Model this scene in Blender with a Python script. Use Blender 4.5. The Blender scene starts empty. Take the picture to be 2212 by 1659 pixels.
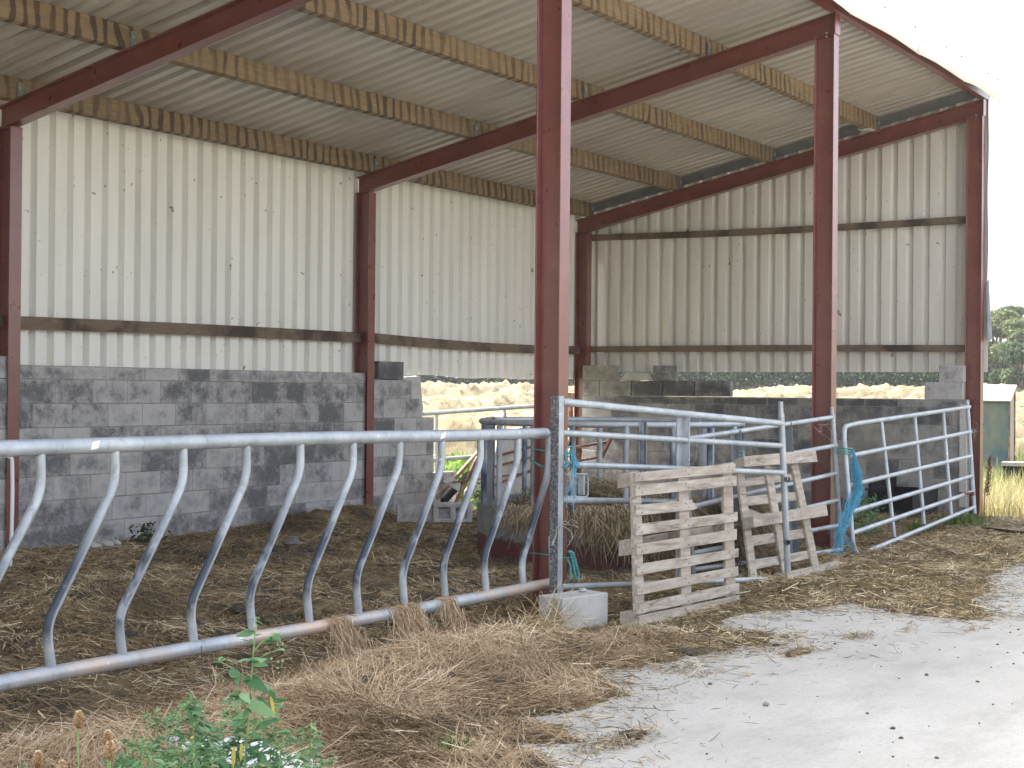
import bpy, math, random
import numpy as np
from mathutils import Vector, Matrix, noise as mnoise
random.seed(7); rng = np.random.default_rng(11)
R = math.radians
S = bpy.context.scene
COL = S.collection

# ------------------------------------------------------------------ camera, sky, sun, exposure
CAM = np.array([-9.2344, -5.4722, 1.5326]); YAW, PIT, ROL, FOC = .5685, .0045, .0088, 3325.3   # FOC in px of a 2212 px wide picture
_f = np.array([math.cos(YAW)*math.cos(PIT), math.sin(YAW)*math.cos(PIT), math.sin(PIT)])
_r = np.array([math.sin(YAW), -math.cos(YAW), 0.]); _u = np.cross(_r, _f)
RT = _r*math.cos(ROL)+_u*math.sin(ROL); UP = -_r*math.sin(ROL)+_u*math.cos(ROL)
cd = bpy.data.cameras.new('camera'); cam = bpy.data.objects.new('camera', cd); COL.objects.link(cam)
cam.matrix_world = Matrix(((RT[0], UP[0], -_f[0], CAM[0]), (RT[1], UP[1], -_f[1], CAM[1]), (RT[2], UP[2], -_f[2], CAM[2]), (0, 0, 0, 1)))
cd.sensor_width = 36; cd.lens = 36*FOC/2212; cd.clip_end = 2000; cd.clip_start = .1
S.camera = cam
S.render.resolution_x, S.render.resolution_y = 1024, 768
SUN_EL, SUN_AZ = R(50), R(-3)        # azimuth from +Y towards +X
w = bpy.data.worlds.new('World'); S.world = w; w.use_nodes = True
nt = w.node_tree; bg = nt.nodes['Background']; sky = nt.nodes.new('ShaderNodeTexSky')
sky.sky_type = 'NISHITA'; sky.sun_disc = False; sky.sun_elevation = SUN_EL; sky.sun_rotation = SUN_AZ
sky.air_density = 1.0; sky.dust_density = 4.0; sky.ozone_density = 1.0
hz = nt.nodes.new('ShaderNodeHueSaturation'); hz.inputs['Saturation'].default_value = .42      # thin white summer haze over the whole sky
nt.links.new(sky.outputs[0], hz.inputs['Color']); nt.links.new(hz.outputs[0], bg.inputs[0]); bg.inputs[1].default_value = .15
sl = bpy.data.lights.new('sun', 'SUN'); sl.energy = 3.6; sl.angle = R(.55); sl.color = (1, .95, .87)
so = bpy.data.objects.new('sun', sl); COL.objects.link(so)
sd = Vector((math.sin(SUN_AZ)*math.cos(SUN_EL), math.cos(SUN_AZ)*math.cos(SUN_EL), math.sin(SUN_EL)))
so.rotation_euler = sd.to_track_quat('Z', 'Y').to_euler(); so.location = (0, 20, 30)
S.view_settings.view_transform = 'Standard'; S.view_settings.look = 'None'
S.view_settings.exposure = 2.3; S.view_settings.gamma = 1
try:
    S.cycles.max_bounces = 8; S.cycles.diffuse_bounces = 5
except Exception: pass

# measured points: a pixel of the photograph (2212 px wide) carried out to its real distance
def ray(x, y): return _f + RT*(x-1106)/FOC - UP*(y-829.5)/FOC
def hit(x, y, p0, n):
    d = ray(x, y); n = np.array(n, float); t = (np.array(p0, float)-CAM)@n/(d@n); return CAM+t*d
def aY(x, y, Y): return hit(x, y, (0, Y, 0), (0, 1, 0))
def aX(x, y, X): return hit(x, y, (X, 0, 0), (1, 0, 0))
def aZ(x, y, Z=0.): return hit(x, y, (0, 0, Z), (0, 0, 1))

# main sizes
L = 5.2; G = 10.375; D = 5.93; PW = .203; PH = .0665
ztop = lambda Y: 5.27-.206*Y            # top of the rafters
RU = .20                                # purlin depth

# ------------------------------------------------------------------ materials
def mat(name, rough=.6, metal=0., spec=.5):
    m = bpy.data.materials.new(name); m.use_nodes = True
    b = m.node_tree.nodes['Principled BSDF']; b.inputs['Roughness'].default_value = rough
    b.inputs['Metallic'].default_value = metal; b.inputs['Specular IOR Level'].default_value = spec
    return m, m.node_tree, b
class N:
    def __init__(s, nt): s.nt = nt
    def n(s, t, **k):
        o = s.nt.nodes.new(t)
        for a, v in k.items(): setattr(o, a, v)
        return o
    def link(s, a, b): s.nt.links.new(a, b)
    def coord(s, scale=(1, 1, 1), rot=(0, 0, 0), loc=(0, 0, 0)):
        g = s.n('ShaderNodeNewGeometry'); mp = s.n('ShaderNodeMapping')
        mp.inputs['Scale'].default_value = scale; mp.inputs['Rotation'].default_value = rot; mp.inputs['Location'].default_value = loc
        s.link(g.outputs['Position'], mp.inputs['Vector']); return mp.outputs[0]
    def noise(s, scale, vec=None, detail=4, rough=.6, dist=0.):
        o = s.n('ShaderNodeTexNoise'); o.inputs['Scale'].default_value = scale; o.inputs['Detail'].default_value = detail
        o.inputs['Roughness'].default_value = rough; o.inputs['Distortion'].default_value = dist
        s.link(vec if vec is not None else s.coord(), o.inputs['Vector']); return o.outputs['Fac']
    def ramp(s, fac, stops, interp='LINEAR'):
        o = s.n('ShaderNodeValToRGB'); o.color_ramp.interpolation = interp; e = o.color_ramp.elements
        e[0].position, e[0].color = stops[0][0], c4(stops[0][1]); e[1].position, e[1].color = stops[-1][0], c4(stops[-1][1])
        for p, c in stops[1:-1]: q = e.new(p); q.color = c4(c)
        s.link(fac, o.inputs['Fac']); return o.outputs['Color']
    def mix(s, f, a, b, mode='MIX'):
        o = s.n('ShaderNodeMix', data_type='RGBA', blend_type=mode)
        for v, i in ((f, 0), (a, 6), (b, 7)):
            if hasattr(v, 'links'): s.link(v, o.inputs[i])
            elif i == 0: o.inputs[0].default_value = v
            else: o.inputs[i].default_value = c4(v)
        return o.outputs[2]
    def attr(s, name, out='Fac'):
        o = s.n('ShaderNodeAttribute', attribute_name=name); return o.outputs[out]
    def math(s, op, a, b=0., c=0.):
        o = s.n('ShaderNodeMath', operation=op)
        for v, i in ((a, 0), (b, 1), (c, 2)):
            if hasattr(v, 'links'): s.link(v, o.inputs[i])
            else: o.inputs[i].default_value = v
        return o.outputs[0]
    def sep(s, vec=None):
        o = s.n('ShaderNodeSeparateXYZ'); s.link(vec if vec is not None else s.coord(), o.inputs[0]); return o.outputs
    def bump(s, b, fac, strength=.4, dist=.02):
        o = s.n('ShaderNodeBump'); o.inputs['Strength'].default_value = strength; o.inputs['Distance'].default_value = dist
        s.link(fac, o.inputs['Height']); s.link(o.outputs[0], b.inputs['Normal'])
def c4(c): return (*c[:3], 1.)
M = {}
# red oxide painted steel
m, t, b = mat('red_oxide_paint', .35, spec=.75); n = N(t)
c = n.ramp(n.noise(3.5, detail=6), [(.3, (.135, .034, .029)), (.55, (.165, .043, .036)), (.75, (.20, .07, .055))])
c = n.mix(n.ramp(n.noise(45, detail=3), [(.62, (0, 0, 0)), (.72, (1, 1, 1))]), c, (.22, .10, .08))
c2 = n.mix(n.math('MULTIPLY', n.math('LESS_THAN', n.sep()[2], 1.2), n.ramp(n.noise(6, detail=6), [(.45, (0, 0, 0)), (.6, (.6, .6, .6))])), c, (.16, .08, .06))
t.links.new(c2, b.inputs['Base Color']); n.link(n.math('MULTIPLY_ADD', n.noise(9), .22, .20), b.inputs['Roughness']); n.bump(b, n.noise(60), .10, .003); b.inputs['Coat Weight'].default_value = .35; b.inputs['Coat Roughness'].default_value = .22; M['red'] = m
# cladding, off-white plastisol inside face, dusty
def clad(name, a, bb, streak, spots=True):
    m, t, b = mat(name, .55); n = N(t)
    c = n.ramp(n.noise(1.3, n.coord(streak), detail=5), [(.3, bb), (.7, a)])
    if spots:
        sp = n.ramp(n.noise(11, detail=2, rough=.5), [(.73, (0, 0, 0)), (.76, (.8, .8, .8))])
        c = n.mix(sp, c, (.13, .12, .10))
        sp = n.ramp(n.noise(31, n.coord((1, 1, .8), loc=(5, 3, 1)), detail=1), [(.75, (0, 0, 0)), (.79, (.75, .75, .75))])
        c = n.mix(sp, c, (.12, .10, .09))
    t.links.new(c, b.inputs['Base Color']); return m, t, b, n, c
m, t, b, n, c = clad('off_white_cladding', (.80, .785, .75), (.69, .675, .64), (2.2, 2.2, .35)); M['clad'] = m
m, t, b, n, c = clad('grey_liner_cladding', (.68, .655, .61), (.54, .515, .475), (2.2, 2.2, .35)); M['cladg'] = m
m, t, b, n, c = clad('shaded_roof_sheet', (.54, .51, .465), (.40, .37, .335), (2.5, .3, 1), False)  # same sheet as the walls, darker colour stands in for weak light underneath
c = n.mix(n.ramp(n.noise(.45, detail=3), [(.35, (0, 0, 0)), (.7, (.6, .6, .6))]), c, (.34, .30, .27)); t.links.new(c, b.inputs['Base Color']); b.inputs['Roughness'].default_value = .32; b.inputs['Specular IOR Level'].default_value = .8; M['roof'] = m
m, t, b = mat('white_flashing', .5); n = N(t)
t.links.new(n.ramp(n.noise(3, n.coord((1, 1, .3))), [(.3, (.72, .73, .74)), (.7, (.84, .85, .86))]), b.inputs['Base Color']); M['white'] = m
m, t, b = mat('grey_steel', .5, .3); n = N(t)
t.links.new(n.ramp(n.noise(6, detail=5), [(.3, (.16, .165, .185)), (.7, (.26, .27, .29))]), b.inputs['Base Color']); M['gsteel'] = m
# purlin timber: sawn softwood with dark cross bands
def timber(name, light, dark, bandc, bandscale, amount):
    m, t, b = mat(name, .8); n = N(t)
    g = n.ramp(n.noise(7, n.coord((.7, 8, 8)), detail=7, dist=.3), [(.3, dark), (.7, light)])
    wv = n.n('ShaderNodeTexWave', wave_type='BANDS', bands_direction='X'); wv.inputs['Scale'].default_value = bandscale
    wv.inputs['Distortion'].default_value = 5.5; wv.inputs['Detail'].default_value = 2.5; wv.inputs['Detail Scale'].default_value = 1.6
    n.link(n.coord((1, .5, .45), (0, R(14), 0)), wv.inputs['Vector'])
    f = n.math('MULTIPLY', n.ramp(wv.outputs['Fac'], [(.5, (0, 0, 0)), (.78, (1, 1, 1))]), n.ramp(n.noise(1.7, detail=2), [(.33, (.25, .25, .25)), (.6, (1, 1, 1))]))
    c = n.mix(n.math('MULTIPLY', f, amount), g, bandc)
    c = n.mix(n.ramp(n.noise(2.2, n.coord((1, 1, 1), loc=(4, 4, 4)), detail=3), [(.5, (0, 0, 0)), (.75, (.5, .5, .5))]), c, (.17, .105, .06))
    t.links.new(c, b.inputs['Base Color']); n.bump(b, n.noise(20, n.coord((.5, 10, 10))), .3, .004); return m
M['purlin'] = timber('banded_purlin_timber', (.28, .205, .125), (.18, .13, .082), (.06, .04, .03), 2.3, .92)
def plaintimber(name, light, dark, stainc, sc=(.8, 8, 8)):
    m, t, b = mat(name, .85); n = N(t)
    g = n.ramp(n.noise(8, n.coord(sc), detail=8, dist=.4), [(.3, dark), (.7, light)])
    c = n.mix(n.ramp(n.noise(2.6, detail=5), [(.47, (0, 0, 0)), (.62, (.85, .85, .85))]), g, stainc)
    t.links.new(c, b.inputs['Base Color']); n.bump(b, n.noise(14, n.coord(sc)), .4, .004); return m
M['rail'] = plaintimber('dark_stained_rail_timber', (.21, .155, .11), (.12, .085, .062), (.04, .03, .026))
M['board'] = plaintimber('old_board', (.40, .29, .19), (.26, .18, .12), (.14, .09, .06))
# pallet wood
m, t, b = mat('weathered_pallet_wood', .85); n = N(t)
tc = n.n('ShaderNodeTexCoord'); mp = n.n('ShaderNodeMapping'); mp.inputs['Scale'].default_value = (1.1, 9, 9); n.link(tc.outputs['Object'], mp.inputs[0])
av = n.n('ShaderNodeVectorMath', operation='ADD'); n.link(mp.outputs[0], av.inputs[0])
cmb = n.n('ShaderNodeCombineXYZ'); n.link(n.math('MULTIPLY', n.attr('var'), 37), cmb.inputs[0]); n.link(n.math('MULTIPLY', n.attr('var'), 11), cmb.inputs[2]); n.link(cmb.outputs[0], av.inputs[1])
g = n.ramp(n.noise(3.2, av.outputs[0], detail=8, dist=.6), [(.3, (.12, .095, .075)), (.43, (.31, .26, .21)), (.58, (.42, .37, .315)), (.78, (.55, .495, .43))])
g = n.mix(n.math('MULTIPLY', n.attr('var'), .5), g, (.34, .275, .21), 'MIX')
vo = n.n('ShaderNodeTexVoronoi'); vo.inputs['Scale'].default_value = 1.5; n.link(av.outputs[0], vo.inputs['Vector'])
g = n.mix(n.ramp(vo.outputs['Distance'], [(.05, (.85, .85, .85)), (.1, (0, 0, 0))]), g, (.12, .085, .06))
g = n.mix(n.ramp(n.noise(5, detail=5), [(.55, (0, 0, 0)), (.7, (.55, .55, .55))]), g, (.21, .18, .16))
t.links.new(g, b.inputs['Base Color']); n.bump(b, n.noise(5, av.outputs[0], detail=6), .35, .004); M['pallet'] = m
m, t, b = mat('nail_iron', .6); b.inputs['Base Color'].default_value = (.03, .025, .02, 1); M['nail'] = m
# concrete blockwork
def blockmat(name, light, mid, dark, stain, warm):
    m, t, b = mat(name, .95, spec=.2); n = N(t)
    v = n.attr('var')
    bu, bv = n.attr('bu'), n.attr('bv')
    eu = n.math('MULTIPLY', n.math('MINIMUM', bu, n.math('SUBTRACT', 1., bu)), .45); ev = n.math('MULTIPLY', n.math('MINIMUM', bv, n.math('SUBTRACT', 1., bv)), .3)
    ed = n.math('MINIMUM', eu, ev)
    q = n.math('MULTIPLY_ADD', ed, 2.4, n.math('MULTIPLY_ADD', n.noise(6.5, detail=9, rough=.78), 3.1, -1.25)); q = n.math('ADD', q, n.math('MULTIPLY_ADD', v, .8, -.43))
    q = n.math('ADD', q, n.math('MULTIPLY_ADD', n.noise(1.1, n.coord((1, 1, 1.6), loc=(8, 3, 1)), detail=3), 1.8, -.88))
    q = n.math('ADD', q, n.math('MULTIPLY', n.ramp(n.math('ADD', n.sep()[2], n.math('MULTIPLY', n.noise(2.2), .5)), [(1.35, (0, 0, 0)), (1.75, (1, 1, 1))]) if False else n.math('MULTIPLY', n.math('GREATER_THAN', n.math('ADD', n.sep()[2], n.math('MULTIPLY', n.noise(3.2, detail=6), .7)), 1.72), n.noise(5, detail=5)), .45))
    c = n.ramp(q, [(.0, light), (.42, mid), (.72, dark), (1., stain)])
    c = n.mix(n.ramp(n.math('MULTIPLY_ADD', eu, 6., n.math('MULTIPLY', n.noise(3.3, n.coord((1, 1, .5), loc=(2, 9, 3)), detail=4), 1.3)), [(.50, (.85, .85, .85)), (.62, (0, 0, 0))]), c, warm)
    c = n.mix(n.ramp(n.noise(1.2, n.coord((1, 1, .6), loc=(2, 9, 3)), detail=5), [(.58, (0, 0, 0)), (.7, (.5, .5, .5))]), c, warm)
    c = n.mix(n.ramp(n.noise(70, detail=3), [(.3, (0, 0, 0)), (.8, (.5, .5, .5))]), c, mid)
    t.links.new(c, b.inputs['Base Color']); n.bump(b, n.noise(90, detail=4), .6, .004); return m
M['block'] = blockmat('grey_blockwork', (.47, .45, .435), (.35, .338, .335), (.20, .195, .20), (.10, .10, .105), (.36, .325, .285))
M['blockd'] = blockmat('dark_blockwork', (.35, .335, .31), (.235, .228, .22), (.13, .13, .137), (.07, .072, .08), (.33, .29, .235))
m, t, b = mat('mortar', .95, spec=.2); n = N(t)
t.links.new(n.ramp(n.noise(5, detail=5), [(.3, (.13, .125, .12)), (.5, (.30, .285, .27)), (.7, (.36, .335, .305))]), b.inputs['Base Color']); M['mortar'] = m
m, t, b = mat('pale_slab_concrete', .9, spec=.2); n = N(t)
t.links.new(n.ramp(n.noise(4, detail=6), [(.3, (.36, .35, .33)), (.7, (.56, .55, .53))]), b.inputs['Base Color']); n.bump(b, n.noise(60), .5, .003); M['slab'] = m
# galvanised tube
def galv(name, darkbars=False, rusty=False, tone=1.):
    m, t, b = mat(name, .42, .25); n = N(t)
    c = n.ramp(n.noise(5, detail=7, rough=.7), [(.25, (.24*tone, .27*tone, .30*tone)), (.5, (.37*tone, .40*tone, .43*tone)), (.75, (.50*tone, .53*tone, .55*tone))])
    c = n.mix(n.ramp(n.noise(22, n.coord((1, 1, .6)), detail=4), [(.58, (0, 0, 0)), (.68, (.5, .5, .5))]), c, (.20*tone, .22*tone, .24*tone))
    c = n.mix(n.ramp(n.noise(17, n.coord((1, 1, 1), loc=(3, 3, 3)), detail=3), [(.68, (0, 0, 0)), (.72, (.8, .8, .8))]), c, (.66, .67, .67))
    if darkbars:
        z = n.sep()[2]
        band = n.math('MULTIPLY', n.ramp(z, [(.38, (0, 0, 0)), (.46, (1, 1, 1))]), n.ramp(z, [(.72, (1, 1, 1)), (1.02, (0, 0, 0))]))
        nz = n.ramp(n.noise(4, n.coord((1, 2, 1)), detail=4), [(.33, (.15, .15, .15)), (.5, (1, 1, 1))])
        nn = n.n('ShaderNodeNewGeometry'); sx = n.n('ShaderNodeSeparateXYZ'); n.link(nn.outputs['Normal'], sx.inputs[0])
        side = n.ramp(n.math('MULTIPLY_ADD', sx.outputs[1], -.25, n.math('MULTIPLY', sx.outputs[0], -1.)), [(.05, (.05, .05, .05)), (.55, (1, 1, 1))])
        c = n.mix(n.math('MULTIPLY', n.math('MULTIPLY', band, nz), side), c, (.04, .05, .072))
    if rusty:
        x = n.noise(1.9, n.coord((1, 1, 1), loc=(1.3, 0, 0)), detail=5)
        c = n.mix(n.ramp(x, [(.44, (0, 0, 0)), (.62, (.75, .75, .75))]), c, (.62, .42, .28))
        x = n.noise(6, n.coord((.4, 2, 2), loc=(1.3, 0, 0)), detail=4)
        c = n.mix(n.ramp(x, [(.58, (0, 0, 0)), (.70, (.8, .8, .8))]), c, (.42, .20, .10))
    t.links.new(c, b.inputs['Base Color']); n.link(n.math('MULTIPLY_ADD', n.noise(12), .3, .28), b.inputs['Roughness']); return m
M['galv'] = galv('galvanised_steel'); M['galvbar'] = galv('galvanised_bar_rubbed_dark', True); M['galvrust'] = galv('galvanised_rail_rust_stained', rusty=True)
M['galvd'] = galv('galvanised_dull', tone=.62)
m, t, b = mat('rubbed_steel_blue_black', .45, .3); n = N(t)
t.links.new(n.ramp(n.noise(7, n.coord((1, 1, .5)), detail=6), [(.38, (.03, .04, .07)), (.5, (.16, .19, .25)), (.68, (.42, .46, .50))]), b.inputs['Base Color']); M['rub'] = m
m, t, b = mat('speckled_black_paint', .6, .1); n = N(t)
t.links.new(n.ramp(n.noise(75, detail=6, rough=.8), [(.42, (.04, .04, .045)), (.52, (.13, .13, .14)), (.66, (.42, .42, .42))]), b.inputs['Base Color']); M['speck'] = m
m, t, b = mat('rusted_steel', .8, .1); n = N(t)
t.links.new(n.ramp(n.noise(8, detail=7), [(.3, (.07, .035, .025)), (.5, (.18, .085, .05)), (.7, (.36, .25, .16))]), b.inputs['Base Color']); M['rust'] = m
m, t, b = mat('feeder_skirt', .6, .1); n = N(t)
z = n.math('ADD', n.sep()[2], n.math('MULTIPLY', n.noise(7, detail=5), .22))
g = n.ramp(n.noise(6, detail=6), [(.3, (.15, .155, .165)), (.7, (.27, .28, .29))]); rr = n.ramp(n.noise(8, detail=6), [(.3, (.085, .025, .028)), (.7, (.16, .05, .045))])
t.links.new(n.mix(n.ramp(z, [(.35, (0, 0, 0)), (.37, (1, 1, 1))]), rr, g), b.inputs['Base Color']); M['skirt'] = m
m, t, b = mat('teal_rope', .8); n = N(t)
t.links.new(n.ramp(n.noise(60), [(.3, (.03, .17, .17)), (.7, (.10, .33, .32))]), b.inputs['Base Color']); M['teal'] = m
m, t, b = mat('blue_twine', .6); n = N(t)
t.links.new(n.ramp(n.noise(50), [(.3, (.015, .15, .27)), (.7, (.10, .45, .62))]), b.inputs['Base Color']); M['blue'] = m
m, t, b = mat('pale_wire', .5, .3); b.inputs['Base Color'].default_value = (.45, .43, .40, 1); M['wire'] = m
m, t, b = mat('black_plastic', .65, spec=.3); b.inputs['Base Color'].default_value = (.010, .010, .014, 1); M['black'] = m
m, t, b = mat('white_woven_plastic', .55); n = N(t)
t.links.new(n.ramp(n.noise(12, detail=5), [(.3, (.55, .56, .60)), (.7, (.82, .82, .84))]), b.inputs['Base Color']); b.inputs['Subsurface Weight'].default_value = .1; M['bag'] = m
# yard concrete
m, t, b = mat('yard_concrete', .93, spec=.25); n = N(t)
c = n.ramp(n.noise(.55, detail=8, rough=.65), [(.3, (.41, .385, .34)), (.55, (.50, .473, .425)), (.75, (.545, .518, .472))])
c = n.mix(n.ramp(n.noise(95, detail=4, rough=.7), [(.30, (.9, .9, .9)), (.45, (0, 0, 0))]), c, (.27, .26, .24))
c = n.mix(n.ramp(n.noise(130, n.coord((1, 1, 1), loc=(3, 2, 0)), detail=3), [(.64, (0, 0, 0)), (.72, (.7, .7, .7))]), c, (.66, .65, .62))
c = n.mix(n.ramp(n.noise(28, detail=6, rough=.8), [(.36, (.55, .55, .55)), (.5, (0, 0, 0))]), c, (.33, .32, .295))
st = n.math('MULTIPLY', n.ramp(n.noise(1.1, n.coord((1, 2.2, 1), (0, 0, .5)), detail=8, rough=.7), [(.5, (0, 0, 0)), (.68, (1, 1, 1))]), .55)
c = n.mix(st, c, (.30, .285, .25))
tm = n.n('ShaderNodeTexWave', wave_type='BANDS', bands_direction='Y'); tm.inputs['Scale'].default_value = .21; tm.inputs['Distortion'].default_value = 2.2; tm.inputs['Detail'].default_value = 3; n.link(n.coord((.35, 1, 1), (0, 0, -.35)), tm.inputs['Vector'])
c = n.mix(n.math('MULTIPLY', n.ramp(tm.outputs['Fac'], [(.72, (0, 0, 0)), (.95, (1, 1, 1))]), n.ramp(n.noise(3, n.coord((.4, 1, 1)), detail=7, rough=.75), [(.42, (0, 0, 0)), (.7, (.6, .6, .6))])), c, (.30, .285, .255))
yy = n.math('ADD', n.sep()[1], n.math('MULTIPLY', n.noise(.9, detail=6), 1.6))
c = n.mix(n.ramp(yy, [(-1.15, (0, 0, 0)), (0., (.7, .7, .7))]), c, (.20, .16, .11))
t.links.new(c, b.inputs['Base Color']); n.bump(b, n.noise(80, detail=5, rough=.7), .5, .006); M['conc'] = m
# trodden muck and old hay under the loose straw
m, t, b = mat('trodden_bedding', .95, spec=.2); n = N(t)
a = n.noise(1.6, detail=6); c = n.ramp(a, [(.36, (.08, .07, .06)), (.45, (.18, .137, .09)), (.56, (.29, .21, .12)), (.72, (.40, .295, .175))])
fib = n.noise(22, n.coord((1, 3.2, 1), (0, 0, .6), ), detail=6, rough=.75, dist=1.5)
c = n.mix(n.ramp(fib, [(.5, (0, 0, 0)), (.66, (.75, .75, .75))]), c, (.34, .25, .15))
c = n.mix(n.ramp(n.noise(1.5, n.coord((1, 1, 1), loc=(4, 2, 0)), detail=6, rough=.7), [(.53, (0, 0, 0)), (.6, (.85, .85, .85))]), c, (.09, .08, .07))
t.links.new(c, b.inputs['Base Color']); n.bump(b, fib, .9, .03); M['muck'] = m
m, t, b = mat('dung', .9, spec=.25); n = N(t); t.links.new(n.ramp(n.noise(16, detail=6, rough=.75), [(.35, (.06, .052, .045)), (.52, (.13, .105, .08)), (.7, (.30, .23, .15))]), b.inputs['Base Color']); n.bump(b, n.noise(35, detail=6, rough=.8), 1., .03); M['dung'] = m
def blade(name, stops, trans=.0, rough=.7):
    m, t, b = mat(name, rough, spec=.3); n = N(t)
    c = n.ramp(n.attr('rnd'), stops)
    t.links.new(c, b.inputs['Base Color'])
    if trans:
        tb = n.n('ShaderNodeBsdfTranslucent'); n.link(c, tb.inputs[0]); mx = n.n('ShaderNodeMixShader'); mx.inputs[0].default_value = trans
        n.link(b.outputs[0], mx.inputs[1]); n.link(tb.outputs[0], mx.inputs[2]); n.link(mx.outputs[0], t.nodes['Material Output'].inputs[0])
    return m
M['straw_in'] = blade('trodden_straw', [(0, (.08, .066, .05)), (.25, (.20, .15, .085)), (.55, (.35, .255, .14)), (.85, (.46, .345, .20)), (1, (.66, .55, .37))])
M['straw_heap'] = blade('pulled_out_hay', [(0, (.13, .092, .05)), (.3, (.35, .245, .14)), (.65, (.54, .39, .24)), (1, (.80, .66, .47))])
M['straw_yard'] = blade('yard_straw', [(0, (.08, .06, .028)), (.35, (.24, .172, .075)), (.7, (.45, .325, .16)), (1, (.78, .64, .42))])
M['hay'] = blade('feeder_hay', [(0, (.05, .04, .025)), (.4, (.20, .15, .085)), (.75, (.38, .29, .175)), (1, (.58, .47, .31))])
M['fieldhay'] = blade('field_hay', [(0, (.09, .07, .04)), (.5, (.24, .195, .12)), (1, (.38, .32, .21))], .1)
M['grass'] = blade('tall_grass', [(0, (.07, .11, .03)), (.35, (.17, .20, .06)), (.6, (.33, .31, .14)), (1, (.55, .45, .27))], .3)
M['greengrass'] = blade('green_grass', [(0, (.04, .09, .02)), (.5, (.09, .17, .035)), (1, (.25, .27, .09))], .35)
M['leaf'] = blade('weed_leaf', [(0, (.06, .15, .06)), (.5, (.13, .26, .115)), (.9, (.23, .37, .19)), (.98, (.30, .36, .14)), (1, (.45, .40, .10))], .3)
M['yleaf'] = blade('yellow_leaf', [(0, (.42, .34, .06)), (1, (.55, .47, .10))], .3)
M['seed'] = blade('seed_head', [(0, (.30, .16, .08)), (.5, (.48, .30, .15)), (1, (.75, .68, .48))])
M['hedge'] = blade('hedge_leaf', [(0, (.012, .032, .010)), (.5, (.028, .065, .02)), (1, (.065, .12, .035))], .25)
M['tree1'] = blade('pale_tree_leaf', [(0, (.075, .105, .045)), (.5, (.13, .165, .07)), (1, (.20, .225, .11))], .4)
M['tree2'] = blade('dark_tree_leaf', [(0, (.035, .065, .03)), (.5, (.065, .105, .045)), (1, (.11, .15, .065))], .35)
M['sunleaf'] = blade('nettle_leaf', [(0, (.04, .10, .02)), (.6, (.10, .20, .03)), (1, (.24, .32, .05))], .4)
m, t, b = mat('bark', .9); n = N(t); t.links.new(n.ramp(n.noise(9), [(.3, (.06, .05, .04)), (.7, (.14, .115, .09))]), b.inputs['Base Color']); M['bark'] = m
m, t, b = mat('stem_green', .7); b.inputs['Base Color'].default_value = (.16, .26, .09, 1); M['stem'] = m
m, t, b = mat('ground_turf', .95, spec=.2); n = N(t)
c = n.ramp(n.noise(1.2, detail=8), [(.3, (.10, .085, .045)), (.5, (.16, .15, .06)), (.7, (.27, .23, .11))]); t.links.new(c, b.inputs['Base Color']); n.bump(b, n.noise(25, detail=5), .7, .05); M['turf'] = m
m, t, b = mat('cut_hay_field', .95, spec=.2); n = N(t)
c = n.ramp(n.noise(2.2, n.coord((1, 1, 1)), detail=8, rough=.7), [(.3, (.15, .12, .07)), (.5, (.27, .225, .14)), (.7, (.36, .315, .215))]); t.links.new(c, b.inputs['Base Color']); n.bump(b, n.noise(9, detail=7, rough=.8), 1., .12); M['field'] = m
m, t, b = mat('weathered_green_sheet', .6, .1); n = N(t)
c = n.ramp(n.noise(2.3, n.coord((1, 1, .5)), detail=6), [(.35, (.05, .09, .115)), (.5, (.09, .125, .115)), (.62, (.15, .15, .105)), (.75, (.21, .165, .11))]); t.links.new(c, b.inputs['Base Color']); M['cab'] = m
m, t, b = mat('pale_sheet_metal', .45, .2); n = N(t)
c = n.ramp(n.noise(2.3, n.coord((1, 1, .5)), detail=6), [(.3, (.25, .24, .225)), (.7, (.40, .38, .34))]); t.links.new(c, b.inputs['Base Color']); M['sheet'] = m

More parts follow.
